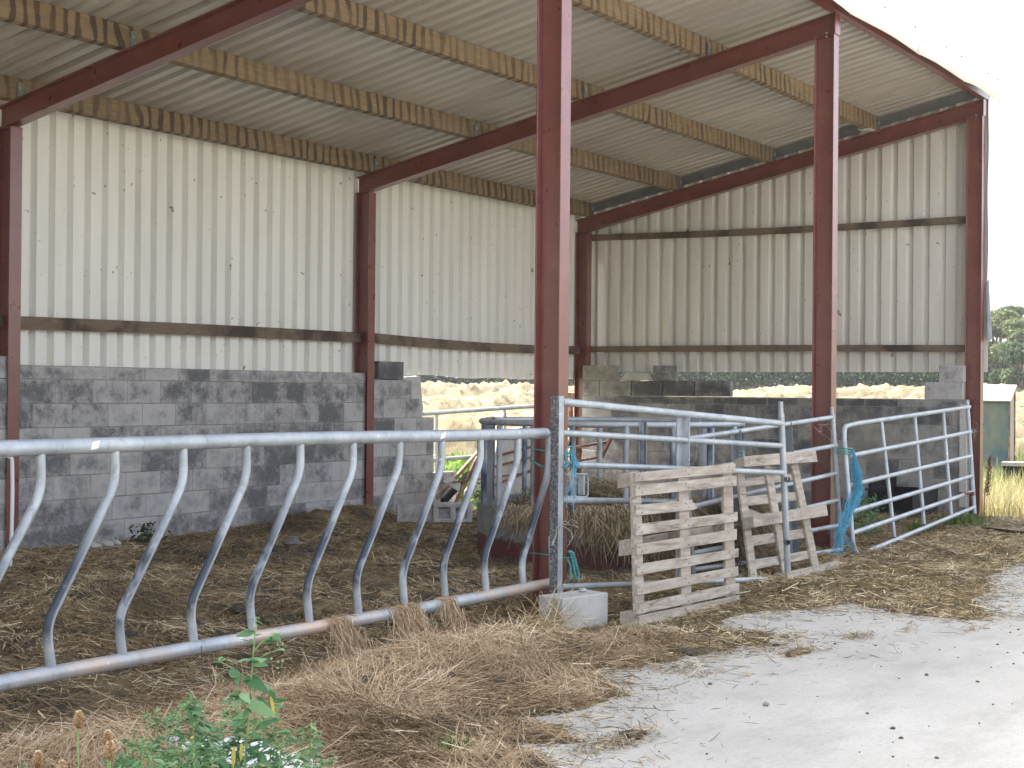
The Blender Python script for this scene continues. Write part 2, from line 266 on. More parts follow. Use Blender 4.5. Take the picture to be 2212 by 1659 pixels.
# ------------------------------------------------------------------ mesh helpers
class MB:
    ax = 'x'
    def __init__(s): s.v = []; s.f = []; s.m = []; s.var = []; s.bu = []; s.bv = []
    def add(s, vs, fs, mi=0, var=None):
        o = len(s.v); s.v += [tuple(map(float, p)) for p in vs]; s.f += [tuple(i+o for i in f) for f in fs]; s.m += [mi]*len(fs)
        s.var += [random.random() if var is None else var]*len(vs)
        if len(vs) == 8: s.bu += [0, 1, 1, 0, 0, 1, 1, 0] if s.ax == 'x' else [0, 0, 1, 1, 0, 0, 1, 1]; s.bv += [0, 0, 0, 0, 1, 1, 1, 1]
        else: s.bu += [.5]*len(vs); s.bv += [.5]*len(vs)
    def box(s, a, b, mi=0, var=None):
        (x0, y0, z0), (x1, y1, z1) = a, b
        s.hexa([(x0, y0, z0), (x1, y0, z0), (x1, y1, z0), (x0, y1, z0), (x0, y0, z1), (x1, y0, z1), (x1, y1, z1), (x0, y1, z1)], mi, var)
    def hexa(s, p, mi=0, var=None):
        s.add(p, [(0, 3, 2, 1), (4, 5, 6, 7), (0, 1, 5, 4), (1, 2, 6, 5), (2, 3, 7, 6), (3, 0, 4, 7)], mi, var)
    def obox(s, c, ax, ay, az, mi=0, var=None):      # centre and three half-vectors
        c, ax, ay, az = (np.array(q, float) for q in (c, ax, ay, az))
        s.hexa([c-ax-ay-az, c+ax-ay-az, c+ax+ay-az, c-ax+ay-az, c-ax-ay+az, c+ax-ay+az, c+ax+ay+az, c-ax+ay+az], mi, var)
    def prism(s, prof, d, mi=0):                     # profile of 3D points pushed along d
        k = len(prof); d = np.array(d, float); a = [np.array(p, float) for p in prof]
        s.add(a+[p+d for p in a], [tuple(range(k))[::-1], tuple(range(k, 2*k))]+[(i, (i+1) % k, (i+1) % k+k, i+k) for i in range(k)], mi)
    def tube(s, pts, r, seg=10, mi=0, cap=True, flat=1.):
        P = [np.array(p, float) for p in pts]; k = len(P); rs = r if hasattr(r, '__len__') else [r]*k
        T = [P[min(i+1, k-1)]-P[max(i-1, 0)] for i in range(k)]; T = [q/(np.linalg.norm(q)+1e-12) for q in T]
        u = np.cross(T[0], (0, 0, 1) if abs(T[0][2]) < .9 else (1, 0, 0)); u /= np.linalg.norm(u)
        vs = []
        for i in range(k):
            u = u-T[i]*(u@T[i]); u /= np.linalg.norm(u); w = np.cross(T[i], u)
            for j in range(seg):
                a = 2*math.pi*j/seg; vs.append(P[i]+rs[i]*(math.cos(a)*u+flat*math.sin(a)*w))
        fs = [(i*seg+j, i*seg+(j+1) % seg, (i+1)*seg+(j+1) % seg, (i+1)*seg+j) for i in range(k-1) for j in range(seg)]
        if cap: fs += [tuple(range(seg))[::-1], tuple(range((k-1)*seg, k*seg))]
        s.add(vs, fs, mi)
    def build(s, name, mats, parent=None, origin=None, smooth=False, bevel=0.):
        org = np.array(origin if origin is not None else (parent_origin(parent) if parent else (0, 0, 0)), float)
        me = bpy.data.meshes.new(name); me.from_pydata([tuple(np.array(p)-org) for p in s.v], [], s.f)
        for q in (mats if isinstance(mats, (list, tuple)) else [mats]): me.materials.append(M[q])
        me.polygons.foreach_set('material_index', s.m)
        at = me.attributes.new('var', 'FLOAT', 'POINT'); at.data.foreach_set('value', s.var)
        if any(q_.startswith(('block', 'slab')) for q_ in (mats if isinstance(mats, (list, tuple)) else [mats])) and len(s.bu) == len(s.v):
            for nm_, ar in (('bu', s.bu), ('bv', s.bv)): a_ = me.attributes.new(nm_, 'FLOAT', 'POINT'); a_.data.foreach_set('value', [float(q_) for q_ in ar])
        if smooth:
            me.polygons.foreach_set('use_smooth', [True]*len(s.f)); me.set_sharp_from_angle(angle=R(40))
        me.update()
        o = bpy.data.objects.new(name, me); COL.objects.link(o)
        if parent: o.parent = parent; ORG[o.name] = org
        else: o.location = org; ORG[o.name] = org
        if bevel:
            b = o.modifiers.new('bevel', 'BEVEL'); b.width = bevel; b.segments = 1; b.limit_method = 'ANGLE'
        return o
ORG = {}
def parent_origin(p): return ORG[p.name]
def tag(o, label=None, cat=None, group=None, kind=None):
    for k, v in (('label', label), ('category', cat), ('group', group), ('kind', kind)):
        if v: o[k] = v
    return o
def empty(name, loc, label, cat, group=None):
    o = bpy.data.objects.new(name, None); COL.objects.link(o); o.location = loc; o.empty_display_size = .1
    ORG[o.name] = np.array(loc, float); return tag(o, label, cat, group)
def arcpts(pts, rad, k=5):
    """polyline with its inner corners rounded"""
    P = [np.array(p, float) for p in pts]; out = [P[0]]
    for i in range(1, len(P)-1):
        a = P[i-1]-P[i]; c = P[i+1]-P[i]; la, lc = np.linalg.norm(a), np.linalg.norm(c); r = min(rad, la*.48, lc*.48)
        p0, p1 = P[i]+a/la*r, P[i]+c/lc*r
        for j in range(k+1):
            t = j/k; out.append((1-t)**2*p0+2*t*(1-t)*P[i]+t*t*p1)
    out.append(P[-1]); return out

# numpy blades: many thin bent strips in one mesh
def strips(name, mats, pos, dirv, up, length, width, bend, rnd, parent=None, segs=2, taper=(1., .9, .35), **kw):
    n = len(pos); dirv = dirv/np.linalg.norm(dirv, axis=1, keepdims=True)
    side = np.cross(dirv, up); side /= (np.linalg.norm(side, axis=1, keepdims=True)+1e-9); nrm = np.cross(side, dirv)
    k = segs+1; V = np.zeros((n, k, 2, 3))
    for i in range(k):
        t = i/segs; c = pos+dirv*(length*t)[:, None]+nrm*(bend*length*t*t)[:, None]
        w_ = (width*np.interp(t, np.linspace(0, 1, len(taper)), taper)*.5)[:, None]
        V[:, i, 0] = c-side*w_; V[:, i, 1] = c+side*w_
    V = V.reshape(-1, 3); base = (np.arange(n)*k*2)[:, None, None]
    q = np.array([[2*i, 2*i+1, 2*i+3, 2*i+2] for i in range(segs)])[None]
    F = (base+q).reshape(-1)
    org = parent_origin(parent) if parent else np.array(kw.get('origin', (0, 0, 0)), float)
    me = bpy.data.meshes.new(name); me.vertices.add(len(V)); me.vertices.foreach_set('co', (V-org).astype(np.float32).ravel())
    nf = n*segs; me.loops.add(nf*4); me.loops.foreach_set('vertex_index', F.astype(np.int32)); me.polygons.add(nf)
    me.polygons.foreach_set('loop_start', np.arange(0, nf*4, 4, dtype=np.int32)); me.update(calc_edges=True)
    at = me.attributes.new('rnd', 'FLOAT', 'POINT'); at.data.foreach_set('value', np.repeat(rnd, k*2).astype(np.float32))
    me.materials.append(M[mats]); me.validate()
    o = bpy.data.objects.new(name, me); COL.objects.link(o)
    if parent: o.parent = parent
    else: o.location = org
    ORG[o.name] = org; return o

# smooth value noise in numpy
def vnoise(x, y, sc, seed=0):
    x = np.asarray(x)*sc; y = np.asarray(y)*sc; xi = np.floor(x).astype(int); yi = np.floor(y).astype(int); fx = x-xi; fy = y-yi
    fx = fx*fx*(3-2*fx); fy = fy*fy*(3-2*fy)
    def h(a, b):
        q = (a*374761393+b*668265263+seed*1442695041) & 0x7fffffff; q = ((q ^ (q >> 13))*1274126177) & 0x7fffffff; return ((q ^ (q >> 16)) & 0xffff)/65535.
    return (h(xi, yi)*(1-fx)+h(xi+1, yi)*fx)*(1-fy)+(h(xi, yi+1)*(1-fx)+h(xi+1, yi+1)*fx)*fy
def fbm(x, y, sc, seed=0, oc=4):
    s = 0; a = 1; tt = 0
    for i in range(oc): s = s+a*vnoise(x, y, sc*2**i, seed+i*17); tt += a; a *= .5
    return s/tt

# ------------------------------------------------------------------ terrain
def terrain(x, y):
    d = np.hypot(x+9, y+5.5); s = np.clip((d-40)/70, 0, 1)
    return -.06+1.25*s*s*(3-2*s)*(d > 0)
def grid(name, x0, x1, y0, y1, nx, ny, fz, material, kind='structure', origin=(0, 0, 0), keep=None):
    X, Y = np.meshgrid(np.linspace(x0, x1, nx), np.linspace(y0, y1, ny)); Z = fz(X, Y)
    V = np.stack([X, Y, Z], -1).reshape(-1, 3)
    i = (np.arange(ny-1)[:, None]*nx+np.arange(nx-1)[None]).ravel(); F = np.stack([i, i+1, i+nx+1, i+nx], -1)
    if keep is not None:
        kk = keep(V[F].mean(1)[:, 0], V[F].mean(1)[:, 1]); F = F[kk]
    me = bpy.data.meshes.new(name); me.vertices.add(len(V)); me.vertices.foreach_set('co', V.astype(np.float32).ravel())
    me.loops.add(len(F)*4); me.loops.foreach_set('vertex_index', F.astype(np.int32).ravel()); me.polygons.add(len(F))
    me.polygons.foreach_set('loop_start', np.arange(0, len(F)*4, 4, dtype=np.int32)); me.polygons.foreach_set('use_smooth', np.ones(len(F), bool))
    me.update(calc_edges=True); me.materials.append(M[material]); me.validate()
    o = bpy.data.objects.new(name, me); COL.objects.link(o); o['kind'] = kind; return o
def warp(n_, far):      # finer near the middle
    t = np.linspace(-1, 1, n_); return np.sign(t)*np.abs(t)**2.2*far
gx = warp(121, 700); X, Y = np.meshgrid(gx, gx)
mb = MB(); Z = terrain(X, Y)-.03
mb.v = [tuple(p) for p in np.stack([X, Y, Z], -1).reshape(-1, 3)]; nx = len(gx)
mb.f = [(j*nx+i, j*nx+i+1, (j+1)*nx+i+1, (j+1)*nx+i) for j in range(nx-1) for i in range(nx-1)]; mb.m = [0]*len(mb.f); mb.var = [0.]*len(mb.v)
o = mb.build('ground', 'turf', smooth=True); o['kind'] = 'structure'
# hay field with windrows
ca, sa = math.cos(.62), math.sin(.62)
def fieldz(x, y):
    u = x*ca+y*sa; v = -x*sa+y*ca
    wob = u+1.8*fbm(x, y, .12, 3, 2)
    row = np.maximum(0, np.sin(wob*2*math.pi/3.4))**2.2
    lump = fbm(u, v, .9, 5, 4)
    brk = np.clip((fbm(u*1.0, v*.35, .45, 9, 3)-.36)*5, 0, 1)
    return terrain(x, y)+.02+row*brk*(.15+1.15*lump)+.22*(fbm(x, y, 1.9, 21, 4)-.3)+.10*fbm(x, y, 4.5, 27, 2)
fe = lambda x, y: (np.hypot(x+9, y+5.5) > 31+6*fbm(x, y, .1, 2, 2)) & (x > 10.6)
grid('hay_field', 10, 128, -6, 92, 430, 360, fieldz, 'field', keep=fe)
# yard slab
mb = MB(); mb.box((-16, -26, -.15), (9.2, -.35, 0.)); o = mb.build('concrete_yard', 'conc'); o['kind'] = 'structure'

# ------------------------------------------------------------------ bedding, heaps and litter
POLY = np.array([(-11, -3.4), (-4.6, -3.0), (-4.1, -2.45), (-3.86, -2.24), (-3.62, -2.03), (-3.65, -1.81), (-3.4, -2.05), (-3.23, -1.96), (-3.15, -1.66), (-2.89, -1.76), (-2.37, -1.72), (-2.14, -1.63), (-1.9, -1.27), (-1.52, -1.56),
                 (-1.08, -1.54), (-.46, -1.83), (-.11, -1.72), (-.04, -1.17), (.3, -1.05), (.9, -1.2), (1.2, -1.45), (1.6, -1.5), (1.3, -2.05), (1.3, -2.41), (1.62, -2.58), (2.22, -2.21), (2.87, -2.21), (3.74, -1.9), (4.71, -1.79), (5.2, -2.0), (7.5, -2.3), (9.4, -2.2), (10.4, -.9), (10.33, 5.93), (-11, 5.93)])
def sdist(x, y):
    """signed distance, positive inside the littered area"""
    x = np.asarray(x, float); y = np.asarray(y, float); d = np.full(x.shape, 1e9); ins = np.zeros(x.shape, bool); k = len(POLY)
    for i in range(k):
        (x0, y0), (x1, y1) = POLY[i], POLY[(i+1) % k]; ex, ey = x1-x0, y1-y0
        t = np.clip(((x-x0)*ex+(y-y0)*ey)/(ex*ex+ey*ey), 0, 1); d = np.minimum(d, np.hypot(x-x0-t*ex, y-y0-t*ey))
        c = ((y0 > y) != (y1 > y)) & (x < (x1-x0)*(y-y0)/((y1-y0) if y1 != y0 else 1e-9)+x0); ins ^= c
    return np.where(ins, d, -d)
MOUNDS = [(-2.75, -.80, .75, .30, .16), (-1.85, -.70, .5, .25, .10), (-1.35, -.66, .25, .2, .04), (-3.8, -1.0, .5, .3, .10), (-4.4, -1.0, .5, .3, .08), (-2.5, -1.15, .35, .22, .03), (-4.9, -.9, .5, .4, .07),
          (2.15, -.50, .34, .16, .12), (3.8, 5.35, .7, .3, .16), (4.6, 5.4, .4, .25, .12), (-2.2, 2.4, .7, .6, .13), (.3, 1.9, .6, .5, .11), (-3.4, 1.5, .8, .5, .12), (1.0, 3.2, .6, .45, .10), (-1.0, .9, .7, .3, .08), (5.9, 3.6, .9, .6, .05), (7.2, 1.2, .7, .35, .08), (8.4, .9, .7, .5, .06), (2.9, 1.2, 1.0, 1.0, .05)]
def Hf(x, y):
    x = np.asarray(x, float); y = np.asarray(y, float)
    s = sdist(x, y)+.22*(fbm(x, y, 6, 31, 4)-.5)+.20*(fbm(x, y, 1.7, 41, 2)-.5)
    e = np.clip(s/.22, -1, 1); h = np.where(e > 0, .007*e+.012*np.clip(s, 0, .6), .03*e)
    ins = np.clip((s)/.5, 0, 1)
    ins = ins*np.where(y < .1, 1-.65*np.clip((x+1.5)/.6, 0, 1), 1.)
    h = h+ins*(.045*fbm(x, y, 1.4, 51, 3)+.03*fbm(x, y, 7, 61, 3)-.018)
    for mx, my, sx, sy, hh in MOUNDS: h = h+hh*np.exp(-((x-mx)/sx)**2-((y-my)/sy)**2)*(.72+.56*fbm(x, y, 3.5, 71, 3))*np.clip(s/.45, 0, 1)
    fl_ = np.exp(-((y+.2)/.45)**2)*np.clip((x-4.2)/.6, 0, 1); h = h*(1-.75*fl_)
    rough = np.clip((y-.15)/.4, 0, 1)*np.clip((5.2-x)/2, .25, 1)
    h = h+rough*(.11*(fbm(x, y, 1.9, 81, 4)-.42)+.04*(fbm(x, y, 9, 91, 2)-.5))
    trench = np.exp(-((y-.0)/.22)**2)*np.clip((-.3-x)/.6, 0, 1); kx_ = np.clip((x+1.6)/.7, 0, 1)*(y < .1)*(h > 0); h = h*(1-.55*kx_)*(1-.85*np.exp(-((x+.72)/.42)**2-((y+.55)/.32)**2)*(h > 0)); return h-.035*trench
o = grid('trodden_bedding', -10.4, 10.6, -3.5, 5.93, 560, 270, Hf, 'muck', kind='stuff')
tag(o, 'brown trodden muck and old hay covering the shed floor and yard edge')
def scatter(name, material, label, n_, xr, yr, dens, ln, wd, lift, tilt, cmap, bendr=.25, dirbias=None, minh=.001):
    x = rng.uniform(*xr, n_); y = rng.uniform(*yr, n_); h = Hf(x, y)
    keep = dens(x, y, h) > rng.random(n_); x, y, h = x[keep], y[keep], h[keep]; k = len(x)
    z = np.maximum(h, 0.)+.002+rng.exponential(lift, k)
    a = rng.uniform(0, 2*math.pi, k) if dirbias is None else dirbias(x, y, k)
    l = rng.lognormal(math.log(ln), .45, k)
    # lay the blade along the slope
    dx = np.cos(a); dy = np.sin(a); e = .06; sl = (np.maximum(Hf(x+dx*e, y+dy*e), 0)-np.maximum(h, 0))/e; sl = np.clip(sl, -1.2, 1.2)
    dv = np.stack([dx, dy, sl*.9+rng.normal(0, tilt, k)], -1)
    up = np.stack([rng.normal(0, .7, k), rng.normal(0, .7, k), np.ones(k)], -1)
    pos = np.stack([x, y, z], -1)-dv/np.linalg.norm(dv, axis=1, keepdims=True)*(l*.5)[:, None]
    pos[:, 2] = np.maximum(pos[:, 2], .003)
    o = strips(name, material, pos, dv, up, l, rng.uniform(.6, 1.4, k)*wd, rng.normal(0, bendr, k), cmap(x, y, k), taper=(.7, 1., .6))
    return tag(o, label, kind='stuff')
def swirl(sc, seed, rng_=2.2):
    return lambda x, y, k: (fbm(x, y, sc, seed, 2)*2*math.pi*rng_+rng.normal(0, .8, k))
def inside_d(x, y, h): return np.where((y > -.05) & (h > .0), np.clip(.55+2.6*(fbm(x, y, 1.3, 7, 4)-.46), .10, 1), 0)
clump = lambda x, y, k, b=.0: np.clip(-.05+1.0*fbm(x, y, 1.6, 13, 4)*rng.uniform(.15, 1.9, k)+b, 0, 1)
scatter('loose_straw', 'straw_in', 'loose brown straw strewn over the pen floor behind the feed barrier', 300000, (-5.5, 10.2), (-.1, 5.8), inside_d, .080, .0046, .006, .11, clump, dirbias=swirl(.9, 3, 1.2))
def front_d(x, y, h): return np.where((y < .05) & (x < -.5) & (h > .004), np.clip(h*14+.35, 0, 1), 0)
scatter('hay_heap', 'straw_heap', 'heap of pale pinkish hay pulled out under the feed barrier', 230000, (-5.6, -.5), (-2.9, .05), front_d, .10, .0031, .006, .06, lambda x, y, k: np.clip(-.02+.75*fbm(x, y, 2.6, 19, 4)*rng.uniform(.1, 1.9, k)+1.5*np.clip(Hf(x, y)-.05, 0, .2)+.03, 0, 1), dirbias=swirl(1.3, 5))
def yard_d(x, y, h): return np.where((y < .3) & (x > -2.2) & (h > .001), np.clip(.25+h*18+.7*(fbm(x, y, 2.3, 15, 3)-.3), .1, 1)*np.clip((8.5-x)/4+.5, .4, 1), 0)
scatter('yard_straw', 'straw_yard', 'flattened straw litter along the front of the gates on the concrete', 170000, (-2.2, 10.3), (-2.9, .4), yard_d, .075, .0038, .004, .07, lambda x, y, k: np.clip(-.05+1.0*fbm(x, y, 2.2, 23, 4)*rng.uniform(.1, 1.9, k), 0, 1), dirbias=None)
def edge_d(x, y, h):
    s = sdist(x, y); return np.where((h <= .004) & (s > -.9) & (y < 0), np.exp(np.minimum(s, 0)/.17)*1.0+.010, 0)
scatter('stray_straw', 'straw_yard', 'stray wisps of straw at the ragged edge of the litter on concrete', 90000, (-4.6, 8.), (-3.6, .2), edge_d, .07, .0038, .001, .02, lambda x, y, k: rng.uniform(.0, 1., k)**1.4)
def lumpy(mb, c, r, sq=.6, mi=0):
    c = np.array(c); sd_ = rng.integers(1e6); vs = []; nu, nv = 9, 6
    for j in range(nv+1):
        for i in range(nu):
            th = math.pi*j/nv; ph = 2*math.pi*i/nu; d = np.array((math.sin(th)*math.cos(ph), math.sin(th)*math.sin(ph), math.cos(th)))
            q = 1+.5*(mnoise.noise(Vector(d*1.9)+Vector((sd_ % 97, sd_ % 31, 0)))); vs.append(c+d*r*q*np.array((1, 1, sq)))
    mb.add(vs, [(j*nu+i, j*nu+(i+1) % nu, (j+1)*nu+(i+1) % nu, (j+1)*nu+i) for j in range(nv) for i in range(nu)], mi)
# thicker broken stalks, dung crumbs and dark tussocks
stk = lambda x, y, h: np.where((y < .1) & (h > .003), .9, 0)
scatter('broken_stalks', 'straw_yard', 'thicker broken pale stalks mixed through the front litter', 9000, (-5.4, 8.), (-2.9, .1), stk, .07, .0075, .009, .12, lambda x, y, k: rng.uniform(.55, 1, k), bendr=.1)
mb = MB()
for _ in range(520):
    x, y = rng.uniform(-5, 7.5), rng.uniform(-2.4, 0); h = float(Hf(x, y))
    if h > .003 and fbm(np.array(x), np.array(y), 1.7, 77, 3) > .48: lumpy(mb, (x, y, h+.004), rng.lognormal(math.log(.016), .5), .6)
tag(mb.build('dung_crumbs', 'dung', smooth=True), 'dark dung crumbs and clods mixed into the front litter', kind='stuff')
mb = MB()
for _ in range(1500):
    x, y = rng.uniform(-5, 5), rng.uniform(.25, 4.8)
    if fbm(np.array(x), np.array(y), .8, 55, 3) > .60: lumpy(mb, (x, y, float(Hf(x, y))+.002), rng.lognormal(math.log(.036), .45), .4)
tag(mb.build('muck_tussocks', 'dung', smooth=True), 'dark grey tussocks of trodden muck in the middle of the pen floor', kind='stuff')
# small straw islands on the concrete
isl = [aZ(*q) for q in ((1375, 1590), (1250, 1603), (1330, 1608), (1310, 1603), (1270, 1622), (1735, 1410), (1720, 1412), (1845, 1375), (1870, 1378), (1480, 1450), (1530, 1455), (1440, 1448), (1960, 1362), (2100, 1362), (1365, 1587), (1500, 1410), (1560, 1412))]
px_, ln_, dv_ = [], [], []
for i, c in enumerate(isl):
    k = 150 if i in (0, 2, 5, 7) else 60
    a = rng.uniform(0, 6.28, k); pts = np.stack([c[0]+rng.normal(0, .09, k), c[1]+rng.normal(0, .035, k), .004+rng.exponential(.006, k)], -1)
    px_.append(pts); dv_.append(np.stack([np.cos(a), np.sin(a)*.7, rng.normal(0, .1, k)], -1)); ln_.append(rng.uniform(.02, .07, k))
px_ = np.concatenate(px_); dv_ = np.concatenate(dv_); ln_ = np.concatenate(ln_); k = len(px_)
tag(strips('straw_tufts', 'straw_in', px_, dv_, np.tile((0, 0, 1.), (k, 1))+rng.normal(0, .3, (k, 3)), ln_, rng.uniform(.003, .006, k), rng.normal(0, .2, k), rng.random(k)), 'little brown tufts of straw dropped on the open concrete', kind='stuff')
# clods and grit
mb = MB()
for _ in range(420):
    if rng.random() < .6: x, y = rng.uniform(-4, 6), rng.uniform(-5, -1.6)
    else: x, y = rng.normal(1.6, .8), rng.normal(-3.3, .35)
    if sdist(x, y) < .02: lumpy(mb, (x, y, .003), rng.lognormal(math.log(.0042), .55))
tag(mb.build('grit', 'muck', smooth=True), 'dark grit and dung crumbs scattered over the pale concrete', kind='stuff')
clods = [((1730, 1411), .075, 'dark brown clod of muck lying alone on the concrete before the second pallet'), ((1250, 1477), .05, 'dark clod of muck on the litter edge left of the open concrete'), ((1503, 1412), .10, 'wide dark clod of muck on the litter tip below the slatted pallet'),
         ((1370, 1590), .055, 'reddish brown clod on the concrete near the bottom edge'), ((1305, 1484), .04, 'grey brown clod at the tip of the litter beside the concrete')]
for (q, r, lab) in clods:
    mb = MB(); c = aZ(*q); hh = max(float(Hf(c[0], c[1])), 0)
    for k in range(14): lumpy(mb, (c[0]+rng.normal(0, r*.6), c[1]+rng.normal(0, r*.35), hh+.01), r*rng.uniform(.25, .5), .55)
    tag(mb.build('muck_clod', 'muck', origin=(c[0], c[1], hh), smooth=True), lab, 'clod', 'clods of muck on the yard')
mb = MB(); c = aZ(1069, 1525-0); c = aZ(1655/1.0, 1525); lumpy(mb, (c[0], c[1], .010), .016, .7)
tag(mb.build('pebble', 'blockd', origin=(c[0], c[1], 0), smooth=True), 'single small grey pebble out on the bare concrete', 'stone')

# ------------------------------------------------------------------ the open barn
barn = empty('open_barn', (0, 0, 0), 'open fronted red steel barn with off-white corrugated cladding and lean-to roof', 'barn')
def ibeam(mb, a, b, depthdir, dep, wid, tf=.011, tw=.008, mi=0):
    """I section from a to b; the web lies in the plane of (b-a) and depthdir"""
    a, b, dd = (np.array(q, float) for q in (a, b, depthdir)); ax = b-a; ln = np.linalg.norm(ax); ax /= ln
    sd_ = np.cross(ax, dd); sd_ /= np.linalg.norm(sd_); c = (a+b)/2; h = ax*ln/2
    mb.obox(c, h, dd*(dep/2-tf), sd_*tw/2)
    for s_ in (-1, 1): mb.obox(c+dd*s_*(dep/2-tf/2), h, dd*tf/2, sd_*wid/2)
FR = [-L*2, -L, 0., L, G]
for i, x in enumerate(FR):
    mb = MB(); top = ztop(0)-.215; ibeam(mb, (x, PW/2, -.1), (x, PW/2, top), (0, 1, 0), PW, 2*PH); mb.obox((x, PW/2, top+.006), (PH, 0, 0), (0, PW/2+.004, 0), (0, 0, .006))
    mb.box((x-.11, -.04, -.05), (x+.11, PW+.04, .012))
    p = mb.build('front_post', 'red', barn, bevel=.002)
    for dz in (.03,):
        q = MB(); q.tube([(x-.03, PW*.45, top+.012), (x-.03, PW*.45, top+.035)], .014, 6); q.tube([(x-.03, PW*.45, top-.02), (x-.03, PW*.45, top)], .014, 6); q.build('bolt', 'galv', p)
    mb = MB(); topb = ztop(D-PW/2)-.215; ibeam(mb, (x, D-PW/2, -.1), (x, D-PW/2, topb), (0, 1, 0), PW, 2*PH); mb.obox((x, D-PW/2, topb+.006), (PH, 0, 0), (0, PW/2+.004, 0), (0, 0, .006))
    mb.build('back_post', 'red', barn, bevel=.002)
    # rafter: vertical ends, web in the frame plane
    mb = MB(); y0, y1 = .0, D; dpt = .205
    for (lo, hi, wd) in ((-.011, 0., PH), (-dpt, -dpt+.011, PH), (-dpt+.011, -.011, .004)):
        mb.hexa([(x-wd, y0, ztop(y0)+lo), (x+wd, y0, ztop(y0)+lo), (x+wd, y1, ztop(y1)+lo), (x-wd, y1, ztop(y1)+lo), (x-wd, y0, ztop(y0)+hi), (x+wd, y0, ztop(y0)+hi), (x+wd, y1, ztop(y1)+hi), (x-wd, y1, ztop(y1)+hi)])
    mb.box((x-PH, -.012, ztop(0)-.205), (x+PH, -.002, ztop(0)+.01))
    mb.build('rafter', 'red', barn)
# purlins and their cleats
for yv, sag in ((5.72, .01), (4.30, .02), (2.88, .02), (1.42, .02)):
    for x0, x1 in ((-2*L, -L), (-L, 0), (0, L), (L, G)):
        mb = MB(); k = 8; off = .04 if x0 in (-L, L) else -.04
        for i in range(k):
            a, b_ = x0+(x1-x0)*i/k, x0+(x1-x0)*(i+1)/k; e0 = -(1 if i == 0 else 0)*.0; sa_, sb_ = (sag*math.sin(math.pi*i/k), sag*math.sin(math.pi*(i+1)/k))
            z0 = ztop(yv)+.001; P = []
            for dz in (0, RU-.004):
                for (xx, ss) in ((a, sa_), (b_, sb_)):
                    for yo in (-.0375, .0375): P.append((xx, yv+yo, z0+dz-ss*.4-yo*.2))
            mb.add([P[0], P[1], P[3], P[2], P[4], P[5], P[7], P[6]], [(0, 1, 2, 3), (4, 7, 6, 5), (0, 3, 7, 4), (1, 5, 6, 2)]+([(0, 4, 5, 1)] if i == 0 else [])+([(3, 2, 6, 7)] if i == k-1 else []), 0, .5)
        mb.build('purlin', 'purlin', barn)
    for x in FR[1:]:
        mb = MB(); sgn = -1; mb.box((x-.045, yv-.055, ztop(yv)+.002), (x+.02, yv-.043, ztop(yv)+.16)); mb.tube([(x-.03, yv-.07, ztop(yv)+.11), (x-.03, yv-.05, ztop(yv)+.11)], .015, 6, 1)
        mb.build('purlin_cleat', ['gsteel', 'galv'], barn)
# corrugated roof, ribs run down the slope
def profile(n_, pitch, a, s1, h):      # box profile along u: list of (u, depth)
    o = []
    for i in range(n_):
        u = i*pitch; o += [(u, 0), (u+a, 0), (u+a+s1, h), (u+pitch-s1, h)]
    return o+[(n_*pitch, 0)]
def rooflow(y): return ztop(y)+RU
def roof_part(x0, x1):
    n_ = round((x1-x0)/.2); pr = profile(n_, (x1-x0)/n_, .095, .022, .060); mb = MB(); ys = np.linspace(-.16, D+.22, 7); vs = []
    for (u, h) in pr:
        for y in ys: vs.append((x0+u, y, rooflow(y)+h))
    k = len(ys); fs = [(i*k+j, i*k+j+1, (i+1)*k+j+1, (i+1)*k+j) for i in range(len(pr)-1) for j in range(k-1)]
    mb.add(vs, fs, 0, .5)
    return mb.build('roof_sheet', 'roof', barn)
for i in range(4): roof_part(FR[i]-(.1 if i == 0 else 0), FR[i+1]+(.16 if i == 3 else 0))
# red eave angle and white front flashing (wavy)
mb = MB(); xs = np.linspace(-2*L, G+.1, 120)
for (y0, y1, z0, z1) in ((.0, .012, 0., .17), (.012, .09, 0., .008)): mb.box((-2*L, y0-.03, ztop(0)+.012+z0), (G+.11, y1-.03, ztop(0)+.012+z1))
mb.build('eave_angle', 'red', barn)
seams = [-9.5, -7, -4.4, -1.9, .6, 3.1, 5.15, 7.25, 8.95, 10.6]
for i in range(len(seams)-1):
    a, b_ = seams[i], min(seams[i+1]+.04, G+.17); mb = MB(); xs = np.linspace(a, b_, 26); vs = []
    for x in xs:
        t = (x-a)/(b_-a); dz = .008*math.sin(x*2.9)+.03*math.sin(math.pi*t)-.015; by = .006*math.sin(x*3.7+1)
        zt = rooflow(-.2)+.06
        for (yy, zz) in ((-.155+by, ztop(0)+.0+dz-.02), (-.175+by*.8, ztop(0)+.10+dz*.6), (-.185, zt-.02), (-.16, zt+.012), (.12, rooflow(.12)+.055)): vs.append((x, yy-.004*i % .008, zz))
    k = 5; mb.add(vs, [(p*k+j, (p+1)*k+j, (p+1)*k+j+1, p*k+j+1) for p in range(25) for j in range(k-1)])
    fl = mb.build('roof_flashing', 'white', barn, smooth=True); so_ = fl.modifiers.new('s', 'SOLIDIFY'); so_.thickness = .0015
    for sx in (a+.9, b_-.25):
        q = MB(); q.tube([(sx, -.185, ztop(0)+.22), (sx, -.20, ztop(0)+.22)], .008, 6); q.build('screw', 'gsteel', fl)
